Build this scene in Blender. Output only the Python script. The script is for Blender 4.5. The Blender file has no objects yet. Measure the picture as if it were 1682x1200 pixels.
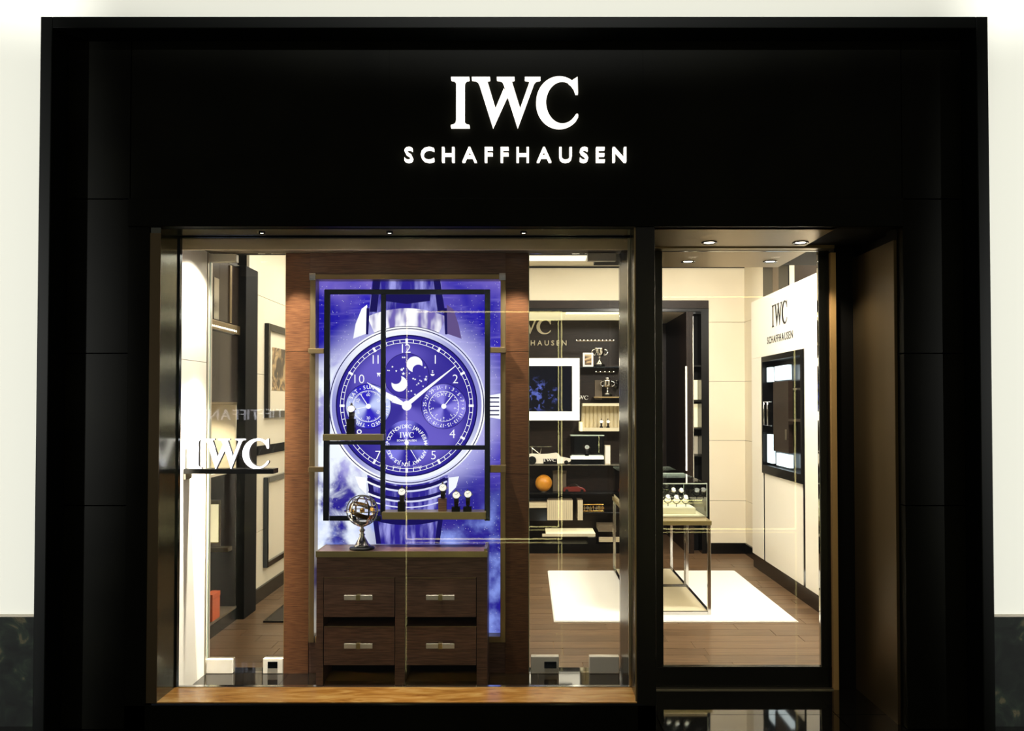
import bpy, bmesh, math, random
from math import sin, cos, pi, radians, sqrt
from mathutils import Vector, Matrix
from mathutils.geometry import tessellate_polygon

random.seed(7)
SC = bpy.context.scene
COL = SC.collection

# ------------------------------------------------------------------ camera
F, PITCH, CX, CY, EYE = 1400.0, radians(1.2), 865.0, 634.7, 1.55
cd = bpy.data.cameras.new('camera')
cam = bpy.data.objects.new('camera', cd); COL.objects.link(cam)
cam.location = (0, 0, EYE); cam.rotation_euler = (pi/2 + PITCH, 0, 0)
cd.sensor_fit = 'HORIZONTAL'; cd.sensor_width = 36.0
cd.lens = F/1682*36
cd.shift_x = -(CX-841)/1682; cd.shift_y = (CY-600)/1682
cd.clip_end = 60
SC.camera = cam
SC.view_settings.view_transform = 'Standard'
SC.view_settings.look = 'None'
SC.view_settings.gamma = 1.0
SC.view_settings.use_curve_mapping = False
SC.view_settings.exposure = 0.0

# ------------------------------------------------------------------ world and large lights
wd = bpy.data.worlds.new('mall_hall'); SC.world = wd; wd.use_nodes = True
wd.node_tree.nodes['Background'].inputs[0].default_value = (1.0, 0.95, 0.86, 1)
wd.node_tree.nodes['Background'].inputs[1].default_value = 0.14

def lamp(name, kind, loc, target, energy, color, **kw):
    d = bpy.data.lights.new(name, kind); d.energy = energy; d.color = color
    for k, v in kw.items(): setattr(d, k, v)
    o = bpy.data.objects.new(name, d); COL.objects.link(o); o.location = loc
    o.rotation_euler = (Vector(target)-Vector(loc)).to_track_quat('-Z', 'Y').to_euler()
    return o

WASH = (1.0, 0.99, 0.94)
WARM = (1.0, 0.86, 0.63)
SOFT = (1.0, 0.93, 0.83)
# added out-of-view spots, cones shaped to brighten the pale wall round the shop
lamp('added_wall_spot', 'SPOT', (-7.5, -3.0, 2.2), (-9.02, 4.15, 1.9), 3250, WASH, spot_size=radians(100), spot_blend=0.03, shadow_soft_size=0.15)
lamp('added_wall_spot', 'SPOT', (7.5, -3.0, 2.2), (9.02, 4.15, 1.9), 3330, WASH, spot_size=radians(100), spot_blend=0.03, shadow_soft_size=0.15)
lamp('added_wall_spot', 'SPOT', (0, -4.0, 6.0), (0, 4.15, 12.95), 2560, WASH, spot_size=radians(120), spot_blend=0.04, shadow_soft_size=0.15)
# lamps of the shop ceiling
def area(name, loc, target, sx, sy, energy, color=SOFT):
    return lamp(name, 'AREA', loc, target, energy, color, shape='RECTANGLE', size=sx, size_y=sy)
area('shop_ceiling_lamp', (0.6, 7.2, 2.97), (0.6, 7.2, 0), 2.6, 2.2, 54)
area('shop_ceiling_lamp', (-1.35, 6.9, 2.97), (-1.35, 6.9, 0), 0.7, 2.6, 42)
area('shop_ceiling_lamp', (1.55, 5.7, 2.97), (2.2, 7.2, 1.2), 0.5, 0.5, 150)

# ------------------------------------------------------------------ pixel rays of the photograph (1682 x 1200) to points at real depth
_c, _s = cos(PITCH), sin(PITCH)
def ray(px, py):
    u, v = (px-CX)/F, (CY-py)/F
    return u, _c-_s*v, _s+_c*v
def WY(px, py, Y):
    a, b, c = ray(px, py); t = Y/b
    return a*t, EYE+c*t
def WX(px, py, X):
    a, b, c = ray(px, py); t = X/a
    return b*t, EYE+c*t
def WZ(px, py, Z):
    a, b, c = ray(px, py); t = (Z-EYE)/c
    return a*t, b*t
def R(x0, y0, x1, y1, Y):
    m = (y0+y1)/2
    return WY(x0, m, Y)[0], WY(x1, m, Y)[0], WY(x0, y1, Y)[1], WY(x0, y0, Y)[1]

# ------------------------------------------------------------------ materials
def lin(c):
    return tuple(((v/255)/12.92 if v/255 <= 0.04045 else ((v/255+0.055)/1.055)**2.4) for v in c)
MATS = {}
def mat(name, col=(128, 128, 128), rough=0.5, metal=0.0, spec=0.5, emit=None, es=1.0, coat=0.0):
    m = bpy.data.materials.new(name); m.use_nodes = True
    b = m.node_tree.nodes['Principled BSDF']
    b.inputs['Base Color'].default_value = (*lin(col), 1)
    b.inputs['Roughness'].default_value = rough
    b.inputs['Metallic'].default_value = metal
    b.inputs['Specular IOR Level'].default_value = spec
    b.inputs['Coat Weight'].default_value = coat
    if emit:
        b.inputs['Emission Color'].default_value = (*lin(emit), 1)
        b.inputs['Emission Strength'].default_value = es
    MATS[name] = m
    return m
def nodes(m): return m.node_tree.nodes, m.node_tree.links, m.node_tree.nodes['Principled BSDF']
def ramp(N, stops):
    r = N.new('ShaderNodeValToRGB'); e = r.color_ramp.elements
    while len(e) < len(stops): e.new(0.5)
    for el, (p, c) in zip(e, stops): el.position = p; el.color = (*lin(c), 1)
    return r
def grain(name, stops, scale, rough, spec=0.4, detail=6, noise=4.0, bump=0.0, coat=0.0, dist=0.0):
    m = mat(name, rough=rough, spec=spec, coat=coat); N, L, B = nodes(m)
    tc = N.new('ShaderNodeTexCoord'); mp = N.new('ShaderNodeMapping'); mp.inputs['Scale'].default_value = scale
    nz = N.new('ShaderNodeTexNoise'); nz.inputs['Scale'].default_value = noise; nz.inputs['Detail'].default_value = detail
    nz.inputs['Distortion'].default_value = dist
    rp = ramp(N, stops)
    g = N.new('ShaderNodeNewGeometry')
    L.new(g.outputs['Position'], mp.inputs['Vector']); L.new(mp.outputs[0], nz.inputs['Vector'])
    L.new(nz.outputs['Fac'], rp.inputs[0]); L.new(rp.outputs[0], B.inputs['Base Color'])
    if bump:
        bp = N.new('ShaderNodeBump'); bp.inputs['Strength'].default_value = bump; bp.inputs['Distance'].default_value = 0.002
        L.new(nz.outputs['Fac'], bp.inputs['Height']); L.new(bp.outputs[0], B.inputs['Normal'])
    return m
def glass(name, tint=(1, 1, 1), ior=1.45, gain=1.0):
    m = bpy.data.materials.new(name); m.use_nodes = True; N, L = m.node_tree.nodes, m.node_tree.links
    N.clear()
    o = N.new('ShaderNodeOutputMaterial'); t = N.new('ShaderNodeBsdfTransparent'); t.inputs[0].default_value = (*tint, 1)
    g = N.new('ShaderNodeBsdfGlossy'); g.inputs['Roughness'].default_value = 0.0
    f = N.new('ShaderNodeFresnel'); f.inputs['IOR'].default_value = ior
    x = N.new('ShaderNodeMixShader'); L.new(f.outputs[0], x.inputs[0]); L.new(t.outputs[0], x.inputs[1]); L.new(g.outputs[0], x.inputs[2])
    L.new(x.outputs[0], o.inputs[0]); MATS[name] = m
    return m

M_facade = grain('facade_black', [(0.3, (8, 9, 6)), (0.8, (18, 19, 13))], (1, 1, 1), 0.5, spec=0.06, noise=3)
M_rim = mat('facade_rim_black', (12, 15, 14), 0.5, spec=0.1)
M_wall = mat('mall_wall_paint', (240, 241, 232), 0.9, spec=0.1)
M_marble = grain('green_black_marble', [(0.30, (7, 10, 9)), (0.5, (17, 23, 19)), (0.60, (27, 36, 27)), (0.68, (66, 62, 44)), (0.75, (20, 27, 22))], (1, 1, 1), 0.6, spec=0.12, noise=7, detail=9, dist=1.5)
M_granite = grain('black_granite', [(0.35, (6, 6, 6)), (0.75, (22, 21, 19))], (1, 1, 1), 0.04, spec=0.9, noise=60)
M_cream = grain('cream_panel', [(0.3, (228, 218, 194)), (0.7, (235, 226, 203))], (1, 1, 1), 0.6, spec=0.2, noise=2)
M_bright = grain('cream_lacquer', [(0.3, (246, 240, 222)), (0.7, (250, 244, 228))], (1, 1, 1), 0.4, spec=0.3, noise=2)
M_ceil = mat('ceiling_paint', (240, 232, 210), 0.9, spec=0.1)
M_plank = grain('brown_plank', [(0.25, (88, 66, 46)), (0.5, (108, 84, 60)), (0.8, (128, 102, 76))], (1.2, 14, 1), 0.33, noise=3, detail=5)
M_plank2 = grain('dark_brown_plank', [(0.25, (80, 60, 42)), (0.5, (98, 76, 54)), (0.8, (116, 92, 68))], (1.2, 14, 1), 0.33, noise=3, detail=5)
M_grout = mat('floor_joint', (150, 125, 95), 0.8)
M_sapele = grain('sapele_veneer', [(0.25, (66, 39, 22)), (0.5, (100, 63, 37)), (0.75, (122, 84, 53))], (5, 5, 70), 0.38, noise=3, detail=7)
M_wenge = grain('wenge_veneer', [(0.25, (80, 57, 46)), (0.55, (116, 85, 69)), (0.8, (140, 105, 86))], (4, 4, 60), 0.35, noise=3, detail=7)
M_brown = grain('dark_brown_panel', [(0.3, (30, 21, 15)), (0.7, (44, 32, 24))], (4, 4, 30), 0.4, spec=0.2, noise=3)
M_bulk = mat('bronze_soffit_paint', (104, 90, 70), 0.6)
M_dbronze = mat('dark_bronze', (100, 86, 62), 0.4, 0.8)
M_valance = mat('bronze_valance_paint', (222, 198, 162), 0.6)
M_satin = mat('satin_nickel', (232, 224, 206), 0.4, 0.0)
M_trimbr = mat('satin_brass_trim', (226, 184, 122), 0.4, 0.35)
M_black = mat('black_lacquer', (7, 7, 7), 0.25, spec=0.3)
M_matt = mat('matt_black', (6, 6, 6), 0.7, spec=0.2)
M_gun = mat('dark_chrome', (70, 76, 84), 0.12, 1.0)
M_chrome = mat('chrome', (205, 205, 205), 0.12, 1.0)
M_steel = mat('brushed_steel', (175, 168, 152), 0.32, 1.0)
M_brass = mat('brass', (172, 158, 112), 0.34, 0.85)
M_bronze = mat('bronze_metal', (150, 130, 94), 0.34, 0.8)
M_reveal = mat('polished_dark_metal', (98, 100, 90), 0.16, 1.0)
M_amber = grain('amber_travertine', [(0.3, (166, 108, 44)), (0.5, (214, 156, 80)), (0.7, (240, 196, 126))], (1.2, 5, 5), 0.25, noise=3, detail=8, dist=1.6)
M_white = mat('white_lacquer', (244, 242, 236), 0.4)
M_rug = grain('white_rug', [(0.3, (244, 241, 232)), (0.7, (252, 250, 244))], (1, 1, 1), 0.95, spec=0.05, noise=80)
M_mat = mat('grey_mat', (72, 66, 58), 0.9, spec=0.1)
M_silver = mat('silver', (225, 222, 215), 0.14, 1.0)
M_gold = mat('gold', (190, 150, 80), 0.25, 1.0)
M_orange = mat('orange_card', (214, 96, 40), 0.6)
M_amberball = grain('amber_globe', [(0.3, (196, 120, 20)), (0.7, (232, 164, 60))], (1, 1, 1), 0.35, noise=9)
M_redcar = mat('dark_red_paint', (110, 40, 34), 0.2)
M_strap = mat('dark_leather', (24, 18, 16), 0.55)
M_dialw = mat('white_dial', (246, 246, 244), 0.35)
M_acryl = mat('clear_acrylic_bar', (236, 228, 208), 0.12, 0.15)
M_sand = mat('sand_tray', (226, 216, 186), 0.7)
M_rib = mat('ribbed_cream', (226, 212, 176), 0.6)
M_led = mat('led_strip', (255, 250, 225), emit=(255, 240, 190), es=2.6)
M_lamp = mat('lamp_lens', (255, 250, 240), emit=(255, 244, 220), es=9.0)
M_sign = mat('sign_letter_light', (255, 250, 240), emit=(255, 248, 236), es=1.5)
M_letterw = mat('white_letter_light', (250, 250, 255), emit=(245, 243, 255), es=1.05)
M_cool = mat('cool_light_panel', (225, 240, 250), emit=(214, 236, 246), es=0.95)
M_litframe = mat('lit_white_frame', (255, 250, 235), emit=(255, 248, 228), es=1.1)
M_glowcream = mat('glowing_cream_panel', (250, 240, 200), emit=(246, 230, 180), es=0.9)  # cream with its own glow, standing in for light on soffit and shelf
M_ink = mat('black_letter', (10, 12, 20), 0.4)
M_dletter = mat('pale_letter', (170, 158, 128), 0.4, emit=(150, 138, 108), es=0.5)
M_glass = glass('clear_glass', (0.99, 0.997, 0.99), 1.29)
M_casegl = glass('case_glass', (0.96, 0.985, 0.97))
M_edge = mat('glass_edge', (190, 205, 190), 0.15, emit=None)
M_brglass = mat('brown_glass', (38, 28, 22), 0.2, spec=0.3)

# ------------------------------------------------------------------ mesh helpers
WLOC = {}
class MB:
    def __init__(s): s.v = []; s.f = []; s.sm = []
    def add(s, vs, fs, smooth=False):
        n = len(s.v); s.v += [tuple(v) for v in vs]
        for f in fs: s.f.append([i+n for i in f]); s.sm.append(smooth)
        return s
    def box(s, x0, x1, y0, y1, z0, z1):
        x0, x1 = sorted((x0, x1)); y0, y1 = sorted((y0, y1)); z0, z1 = sorted((z0, z1))
        v = [(x, y, z) for x in (x0, x1) for y in (y0, y1) for z in (z0, z1)]
        return s.add(v, [(0, 1, 3, 2), (4, 6, 7, 5), (0, 4, 5, 1), (2, 3, 7, 6), (0, 2, 6, 4), (1, 5, 7, 3)])
    def cyl(s, p0, p1, r0, r1=None, n=16, smooth=True):
        r1 = r0 if r1 is None else r1
        p0, p1 = Vector(p0), Vector(p1); d = (p1-p0).normalized()
        a = d.orthogonal().normalized(); b = d.cross(a)
        v = []; 
        for p, r in ((p0, r0), (p1, r1)):
            v += [p+(a*cos(2*pi*i/n)+b*sin(2*pi*i/n))*r for i in range(n)]
        s.add(v, [(i, (i+1) % n, n+(i+1) % n, n+i) for i in range(n)], smooth)
        s.add(v[:n], [tuple(range(n))]); s.add(v[n:], [tuple(range(n))])
        return s
    def tube(s, pts, r, n=8, closed=False):
        pts = [Vector(p) for p in pts]; m = len(pts); v = []
        up = None
        for i, p in enumerate(pts):
            q = pts[(i+1) % m] if closed or i < m-1 else p
            o = pts[i-1] if closed or i > 0 else p
            d = (q-o).normalized()
            a = d.orthogonal().normalized() if up is None else (up-d*up.dot(d)).normalized()
            up = a; b = d.cross(a)
            v += [p+(a*cos(2*pi*k/n)+b*sin(2*pi*k/n))*r for k in range(n)]
        fs = []
        for i in range(m if closed else m-1):
            j = (i+1) % m
            fs += [(i*n+k, i*n+(k+1) % n, j*n+(k+1) % n, j*n+k) for k in range(n)]
        s.add(v, fs, True)
        if not closed: s.add(v[:n], [tuple(range(n))]); s.add(v[-n:], [tuple(range(n))])
        return s
    def ring(s, c, rad, w, h, M=None, n=40):
        # a flat band ring: radius rad, radial width w, axial height h; M turns it
        v = []
        for i in range(n):
            a = 2*pi*i/n
            for r, z in ((rad-w/2, -h/2), (rad+w/2, -h/2), (rad+w/2, h/2), (rad-w/2, h/2)):
                p = Vector((r*cos(a), r*sin(a), z))
                v.append((M @ p if M else p)+Vector(c))
        fs = []
        for i in range(n):
            j = (i+1) % n
            fs += [(i*4+k, i*4+(k+1) % 4, j*4+(k+1) % 4, j*4+k) for k in range(4)]
        return s.add(v, fs)
    def lathe(s, prof, cx, cy, z0=0, n=24, smooth=True):
        v = []
        for r, z in prof: v += [(cx+max(r, 1e-5)*cos(2*pi*i/n), cy+max(r, 1e-5)*sin(2*pi*i/n), z0+z) for i in range(n)]
        fs = []
        for k in range(len(prof)-1):
            fs += [(k*n+i, k*n+(i+1) % n, (k+1)*n+(i+1) % n, (k+1)*n+i) for i in range(n)]
        s.add(v, fs, smooth)
        s.add(v[:n], [tuple(range(n))]); s.add(v[-n:], [tuple(range(n))])
        return s
    def sphere(s, c, r, n=20, sx=1, sy=1, sz=1):
        m = n//2; prof = [(r*sin(pi*k/m), -r*cos(pi*k/m)) for k in range(m+1)]
        v = []
        for rr, z in prof: v += [(c[0]+sx*rr*cos(2*pi*i/n), c[1]+sy*rr*sin(2*pi*i/n), c[2]+sz*z) for i in range(n)]
        fs = []
        for k in range(m):
            fs += [(k*n+i, k*n+(i+1) % n, (k+1)*n+(i+1) % n, (k+1)*n+i) for i in range(n)]
        return s.add(v, fs, True)
    def prism(s, poly, fn, d0, d1, holes=()):
        # poly in a plane (a, b); fn(a, b, d) gives the 3D point; extruded from d0 to d1
        rings = [list(poly)]+[list(h) for h in holes]
        flat = [p for r in rings for p in r]
        tris = tessellate_polygon([[Vector((a, b, 0)) for a, b in r] for r in rings])
        n = len(flat)
        v = [fn(a, b, d0) for a, b in flat]+[fn(a, b, d1) for a, b in flat]
        fs = [tuple(t) for t in tris]+[tuple(i+n for i in t) for t in tris]
        k = 0
        for r in rings:
            m = len(r)
            fs += [(k+i, k+(i+1) % m, n+k+(i+1) % m, n+k+i) for i in range(m)]
            k += m
        return s.add(v, fs)
    def flat(s, poly, fn, d, holes=()):
        rings = [list(poly)]+[list(h) for h in holes]
        flat = [p for r in rings for p in r]
        tris = tessellate_polygon([[Vector((a, b, 0)) for a, b in r] for r in rings])
        return s.add([fn(a, b, d) for a, b in flat], [tuple(t) for t in tris])
    def build(s, name, m, parent=None, bevel=0.0, origin=None):
        if origin is None:
            if parent is not None: origin = WLOC[parent]
            else:
                xs, ys, zs = zip(*s.v); origin = Vector(((min(xs)+max(xs))/2, (min(ys)+max(ys))/2, min(zs)))
        origin = Vector(origin)
        me = bpy.data.meshes.new(name)
        me.from_pydata([Vector(v)-origin for v in s.v], [], s.f)
        me.polygons.foreach_set('use_smooth', s.sm)
        bm = bmesh.new(); bm.from_mesh(me)
        bmesh.ops.recalc_face_normals(bm, faces=bm.faces[:]); bm.to_mesh(me); bm.free()
        me.materials.append(m)
        o = bpy.data.objects.new(name, me); COL.objects.link(o)
        if parent is not None:
            o.parent = parent; o.location = origin-WLOC[parent]
        else: o.location = origin
        WLOC[o] = origin
        if bevel:
            b = o.modifiers.new('edge', 'BEVEL'); b.width = bevel; b.segments = 2; b.limit_method = 'ANGLE'
        return o

def tag(o, label=None, cat=None, group=None, kind=None):
    if label: o['label'] = label
    if cat: o['category'] = cat
    if group: o['group'] = group
    if kind: o['kind'] = kind
    return o
def thing(name, loc, label, cat, group=None):
    o = bpy.data.objects.new(name, None); COL.objects.link(o); o.location = loc; o.empty_display_size = 0.05
    WLOC[o] = Vector(loc)
    return tag(o, label, cat, group)
def struct(name, loc=(0, 0, 0)):
    o = bpy.data.objects.new(name, None); COL.objects.link(o); o.location = loc; o.empty_display_size = 0.05
    WLOC[o] = Vector(loc); o['kind'] = 'structure'
    return o
def dup(root, loc, label=None, group=None):
    r = root.copy(); COL.objects.link(r); r.location = loc
    if label: r['label'] = label
    if group: r['group'] = group
    for ch in list(root.children):
        c = ch.copy(); COL.objects.link(c); c.parent = r
        for g in ch.children:
            d = g.copy(); COL.objects.link(d); d.parent = c
    return r
def box(name, m, parent, x0, x1, y0, y1, z0, z1, bevel=0.0):
    return MB().box(x0, x1, y0, y1, z0, z1).build(name, m, parent, bevel)

XZ = lambda a, b, d: (a, d, b)          # a drawing in a wall facing the street, depth = y

# text from Blender's own built-in font, as flat polygons
_txt = {}
def text_geo(s, extrude=0.0, offset=0.0, spacing=1.0):
    k = (s, extrude, offset, spacing)
    if k not in _txt:
        cu = bpy.data.curves.new('lettering', 'FONT'); cu.body = s; cu.size = 1; cu.fill_mode = 'BOTH'
        cu.resolution_u = 3; cu.extrude = extrude; cu.offset = offset; cu.space_character = spacing
        ob = bpy.data.objects.new('lettering', cu); me = bpy.data.meshes.new_from_object(ob)
        _txt[k] = ([tuple(v.co) for v in me.vertices], [tuple(p.vertices) for p in me.polygons])
        bpy.data.objects.remove(ob); bpy.data.meshes.remove(me); bpy.data.curves.remove(cu)
    return _txt[k]
def text_bounds(s, **k):
    v, f = text_geo(s, **k); xs = [p[0] for p in v]; ys = [p[1] for p in v]
    return min(xs), max(xs), min(ys), max(ys)

# the three serif letters, drawn by hand; height 1, base at 0
def serif_letters():
    q = lambda pts: [((x-402)/325, (430-y)/325) for x, y in pts]
    I = [q([(403, 105), (523, 105), (523, 118), (505, 122), (494, 134), (492, 150), (492, 385), (494, 402), (505, 413), (525, 418), (525, 430), (402, 430), (402, 418), (422, 413), (434, 402), (437, 385), (437, 150), (434, 134), (423, 122), (403, 118)])]
    W = [q([(540, 105), (660, 105), (660, 118), (640, 123), (645, 140), (709, 350), (680, 432), (590, 150), (580, 130), (562, 120), (540, 118)]),
         q([(680, 432), (688, 330), (752, 178), (775, 228), (768, 240)]),
         q([(705, 105), (822, 105), (822, 118), (802, 123), (806, 140), (872, 350), (843, 432), (752, 150), (742, 128), (725, 120), (705, 118)]),
         q([(843, 432), (852, 330), (922, 135), (918, 124), (890, 118), (890, 105), (993, 105), (993, 118), (965, 124), (952, 138)])]
    out = [(1118+153*cos(radians(a)), 268-167*sin(radians(a))) for a in range(46, 322, 6)]
    inn = [(1138+108*cos(radians(a)), 266-142*sin(radians(a))) for a in range(322, 40, -6)]
    C = [q(out+[(1243, 358), (1240, 346), (1232, 344)]+inn),
         q([(1226, 112), (1238, 104), (1241, 210), (1226, 210), (1214, 176), (1196, 152), (1180, 140), (1200, 128)])]
    return {'I': I, 'W': W, 'C': C}
SERIF = serif_letters()
SANS = 'SCHAFFHAUSEN'

def brand_letters(parent, m, fn, x0, x1, y0, y1, sx0, sx1, sy0, sy1, d0, d1, name='letter'):
    """serif letters in the box x0..x1, y0..y1 and the sans line below in sx0..sx1, sy0..sy1; fn(a, b, d)"""
    s = (x1-x0)/2.588; h = y1-y0
    for k in 'IWC':
        b = MB()
        for poly in SERIF[k]: b.prism([(x0+a*s, y0+c*h) for a, c in poly], fn, d0, d1)
        b.build(name, m, parent)
    if sx0 is None: return
    hh = sy1-sy0
    spans = [text_bounds(ch, offset=0.009) for ch in SANS]
    cap = text_bounds('H', offset=0.009); sc = hh/(cap[3]-cap[2])
    ws = [(b[1]-b[0])*sc for b in spans]
    squeeze = 1.0
    if sum(ws) > 0.84*(sx1-sx0): squeeze = 0.84*(sx1-sx0)/sum(ws)
    gap = ((sx1-sx0)-sum(ws)*squeeze)/(len(SANS)-1)
    x = sx0
    for ch, b0, w in zip(SANS, spans, ws):
        v, f = text_geo(ch, offset=0.009, extrude=0.5)
        b = MB().add([fn(x+(p[0]-b0[0])*sc*squeeze, sy0+(p[1]-cap[2])*sc, d0 if p[2] > 0 else d1) for p in v], f)
        b.build(name, m, parent)
        x += w*squeeze+gap

# ================================================================== THE SETTING
Y0 = 4.10                    # facade plane
YR = 3.96                    # front of the portal rim
YW = 4.16                    # mall wall
LEDGE = 0.05
SOF = WY(700, 373, Y0)[1]    # underside of the opening
SILL = WY(700, 1152, Y0)[1]
XL = WY(262, 700, Y0)[0]; XP0 = WY(1045, 700, Y0)[0]; XP1 = WY(1076, 700, Y0)[0]; XD = WY(1480, 700, Y0)[0]
FL, FR = WY(61, 500, YR)[0], WY(1628, 500, YR)[0]
FT = WY(840, 27, YR)[1]
YG, YI = 4.32, 4.80          # shop window glass, inner glass
YDOOR = 4.71

fl = struct('floor')
for i in range(-6, 7):
    for j in range(0, 6):
        x = i*0.9-0.25; y = 0.2+j*0.82
        y1 = min(y+0.815, YDOOR)
        if y < YDOOR: box('tile', M_granite, fl, x, x+0.896, y, y1, -0.03, 0)
box('bed', M_matt, fl, -6, 6, -5, YDOOR, -0.05, -0.028)
box('tile', M_granite, fl, -6, 6, -5, 0.196, -0.03, 0)

# interior floor: long brown planks laid across the shop
fi = struct('floor')
box('bed', M_grout, fi, -2.9, 2.6, YDOOR, 10.4, -0.05, -0.004)
row = 0; y = 4.86
while y < 8.9:
    x = -2.3-random.random()*0.9
    while x < 2.4:
        a, b = max(x, -2.3), min(x+0.9, 2.32)
        if b-a > 0.03: box('plank', random.choice((M_plank, M_plank, M_plank2)), fi, a, b-0.004, y, y+0.1475, -0.02, random.uniform(-0.0006, 0.0004))
        x += 0.9
    y += 0.15
box('plank', M_plank, fi, -2.3, 2.32, 8.91, 10.3, -0.02, 0)

# pale mall wall with its marble dado
DADO = WY(30, 1008, YW)[1]
for nm, a, b in (('wall_front', -6.5, FL+0.03), ('wall_front', FR-0.03, 6.5)):
    w = struct(nm)
    box('plaster', M_wall, w, a, b, YW, YW+0.12, DADO, 5.5)
    step = 1.1; x = a
    xs = [a+(b-a)*k/4 for k in range(5)]
    for k in range(4): box('marble_slab', M_marble, w, xs[k]+0.002, xs[k+1]-0.002, YW-0.02, YW+0.12, 0, DADO-0.008)
    box('dado_cap', M_steel, w, a, b, YW-0.024, YW+0.1, DADO-0.008, DADO)
w = struct('wall_front')
box('plaster', M_wall, w, FL+0.03, FR-0.03, YW, YW+0.12, FT-0.04, 5.5)

# black portal of the shop
wf = struct('wall_storefront')
rw = 0.055
box('rim', M_rim, wf, FL, FL+rw, YR, YW+0.1, 0, FT, 0.004)
box('rim', M_rim, wf, FR-rw, FR, YR, YW+0.1, 0, FT, 0.004)
box('rim', M_rim, wf, FL+rw, FR-rw, YR, YW+0.1, FT-rw, FT, 0.004)
HB = WY(840, 325, Y0-0.02)[1]           # top of the lintel frame
LX, RX = WY(210, 700, Y0)[0], WY(1485, 700, Y0)[0]
g = 0.003
zs = [0, WY(100, 830, Y0)[1], WY(100, 580, Y0)[1], HB, FT-rw]
for a, b in ((FL+rw, LX), (RX, FR-rw)):
    for k in range(4): box('facade_panel', M_facade, wf, a+g, b-g, Y0, Y0+0.06, zs[k]+g, zs[k+1]-g)
xs = [LX, LX+(RX-LX)*0.335, LX+(RX-LX)*0.665, RX]
for k in range(3): box('facade_panel', M_facade, wf, xs[k]+(0 if k else g), xs[k+1]-0.0008, Y0, Y0+0.06, HB+g, FT-rw-g)
box('backing', M_matt, wf, FL+rw, LX+0.05, Y0+0.06, Y0+0.18, 0, FT-0.03)
box('backing', M_matt, wf, RX, FR-rw, Y0+0.06, Y0+0.18, 0, FT-0.03)
box('backing', M_matt, wf, LX+0.05, RX, Y0+0.06, 4.12, SOF+0.02, FT-0.03)
box('lintel', M_facade, wf, LX, RX, Y0-0.022, Y0+0.06, SOF, HB, 0.003)
box('pier', M_facade, wf, LX, XL-0.05, Y0-0.012, Y0+0.2, 0, SOF, 0.003)
box('base', M_facade, wf, LX, XP1, Y0-0.012, Y0+0.22, 0, SILL-0.012, 0.003)
box('base_cap', M_gun, wf, XL-0.02, XP0+0.02, Y0-0.014, Y0+0.05, SILL-0.012, SILL-0.004)
box('mullion', M_black, wf, XP0, XP1, Y0-0.012, 4.86, 0, SOF, 0.003)
box('mullion_bead', M_bronze, wf, XP0-0.006, XP0, Y0+0.005, Y0+0.02, SILL, SOF)
# deep bulkhead above window and door
box('bulkhead', M_bulk, wf, -1.95, XP1, Y0+0.062, 4.83, SOF, FT-0.06)
box('bulkhead', M_matt, wf, XP1, 2.0, Y0+0.062, 4.83, SOF+0.012, FT-0.06)
box('bulkhead', M_matt, wf, XP1-0.2, 2.3, 4.83, 5.30, SOF+0.012, 3.4)
box('bulkhead', M_matt, wf, -2.3, XP1-0.2, 4.83, 4.87, SOF, 3.4)
XS = 1.505
box('soffit_panel', M_bronze, wf, XP1, XS, Y0+0.005, 4.60, SOF, SOF+0.012)
box('soffit_panel', M_bronze, wf, XP1, XS+0.06, 4.73, 5.29, SOF-0.002, SOF+0.012)
box('transom', M_bronze, wf, XP1, XS+0.17, 4.62, 4.72, SOF-0.006, SOF+0.012)
# right jamb of the door recess
box('reveal_panel', M_dbronze, wf, XD, XD+0.03, Y0+0.065, YDOOR-0.02, 0, SOF-0.05)
box('pier', M_matt, wf, XD+0.03, XD+0.08, Y0+0.06, 4.8, 0, SOF)
XB = WY(1370, 700, YDOOR)[0]
box('pier', M_matt, wf, XB, XD+0.03, YDOOR-0.02, 4.9, 0, SOF+0.012)
box('door_trim', M_trimbr, wf, XB-0.028, XB, YDOOR-0.045, YDOOR+0.02, 0, WY(1366, 417, YDOOR)[1])
# left jamb of the window
box('reveal_panel', M_reveal, wf, XL-0.05, XL, Y0-0.004, YG+0.02, SILL-0.005, SOF)
box('jamb_trim', M_dbronze, wf, XL-0.052, XL+0.001, Y0-0.008, Y0-0.004, SILL-0.004, SOF-0.03)
box('soffit_strip', M_reveal, wf, XL, XP0, Y0+0.03, YG-0.03, SOF-0.004, SOF)
box('sill', M_amber, wf, XL, XP0, Y0-0.005, YG-0.014, SILL-0.03, SILL)

box('valance', M_valance, wf, XL+0.002, XP0-0.001, YG+0.03, YG+0.045, WY(650, 410, YG+0.03)[1], SOF-0.0005)
# window display box: ledge, side panel, soffit lamps
XSIDE = -1.79
led = struct('trim_1')
n = 5
for k in range(n):
    a = XSIDE+(XP0-XSIDE)*k/n; b = XSIDE+(XP0-XSIDE)*(k+1)/n
    box('granite_slab', M_granite, led, a+0.001, b-0.001, YG-0.012, YI+0.1, LEDGE-0.05, LEDGE)
ws = struct('wall_left')
zj = WY(300, 591, 4.5)[1]
box('lacquer_panel', M_bright, ws, XSIDE-0.03, XSIDE, YG+0.012, 4.76, LEDGE, zj-0.0015)
box('lacquer_panel', M_bright, ws, XSIDE-0.03, XSIDE, YG+0.012, 4.76, zj+0.0015, SOF)
box('edge_strip', M_steel, ws, XSIDE-0.03, XSIDE+0.004, 4.762, 4.775, LEDGE, SOF)
box('stile', M_matt, ws, XSIDE-0.06, XSIDE-0.03, YG, 4.86, 0, SOF)
box('lacquer_panel', M_bright, ws, XSIDE-0.032, XSIDE-0.002, 4.777, 4.85, LEDGE, SOF)

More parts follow.
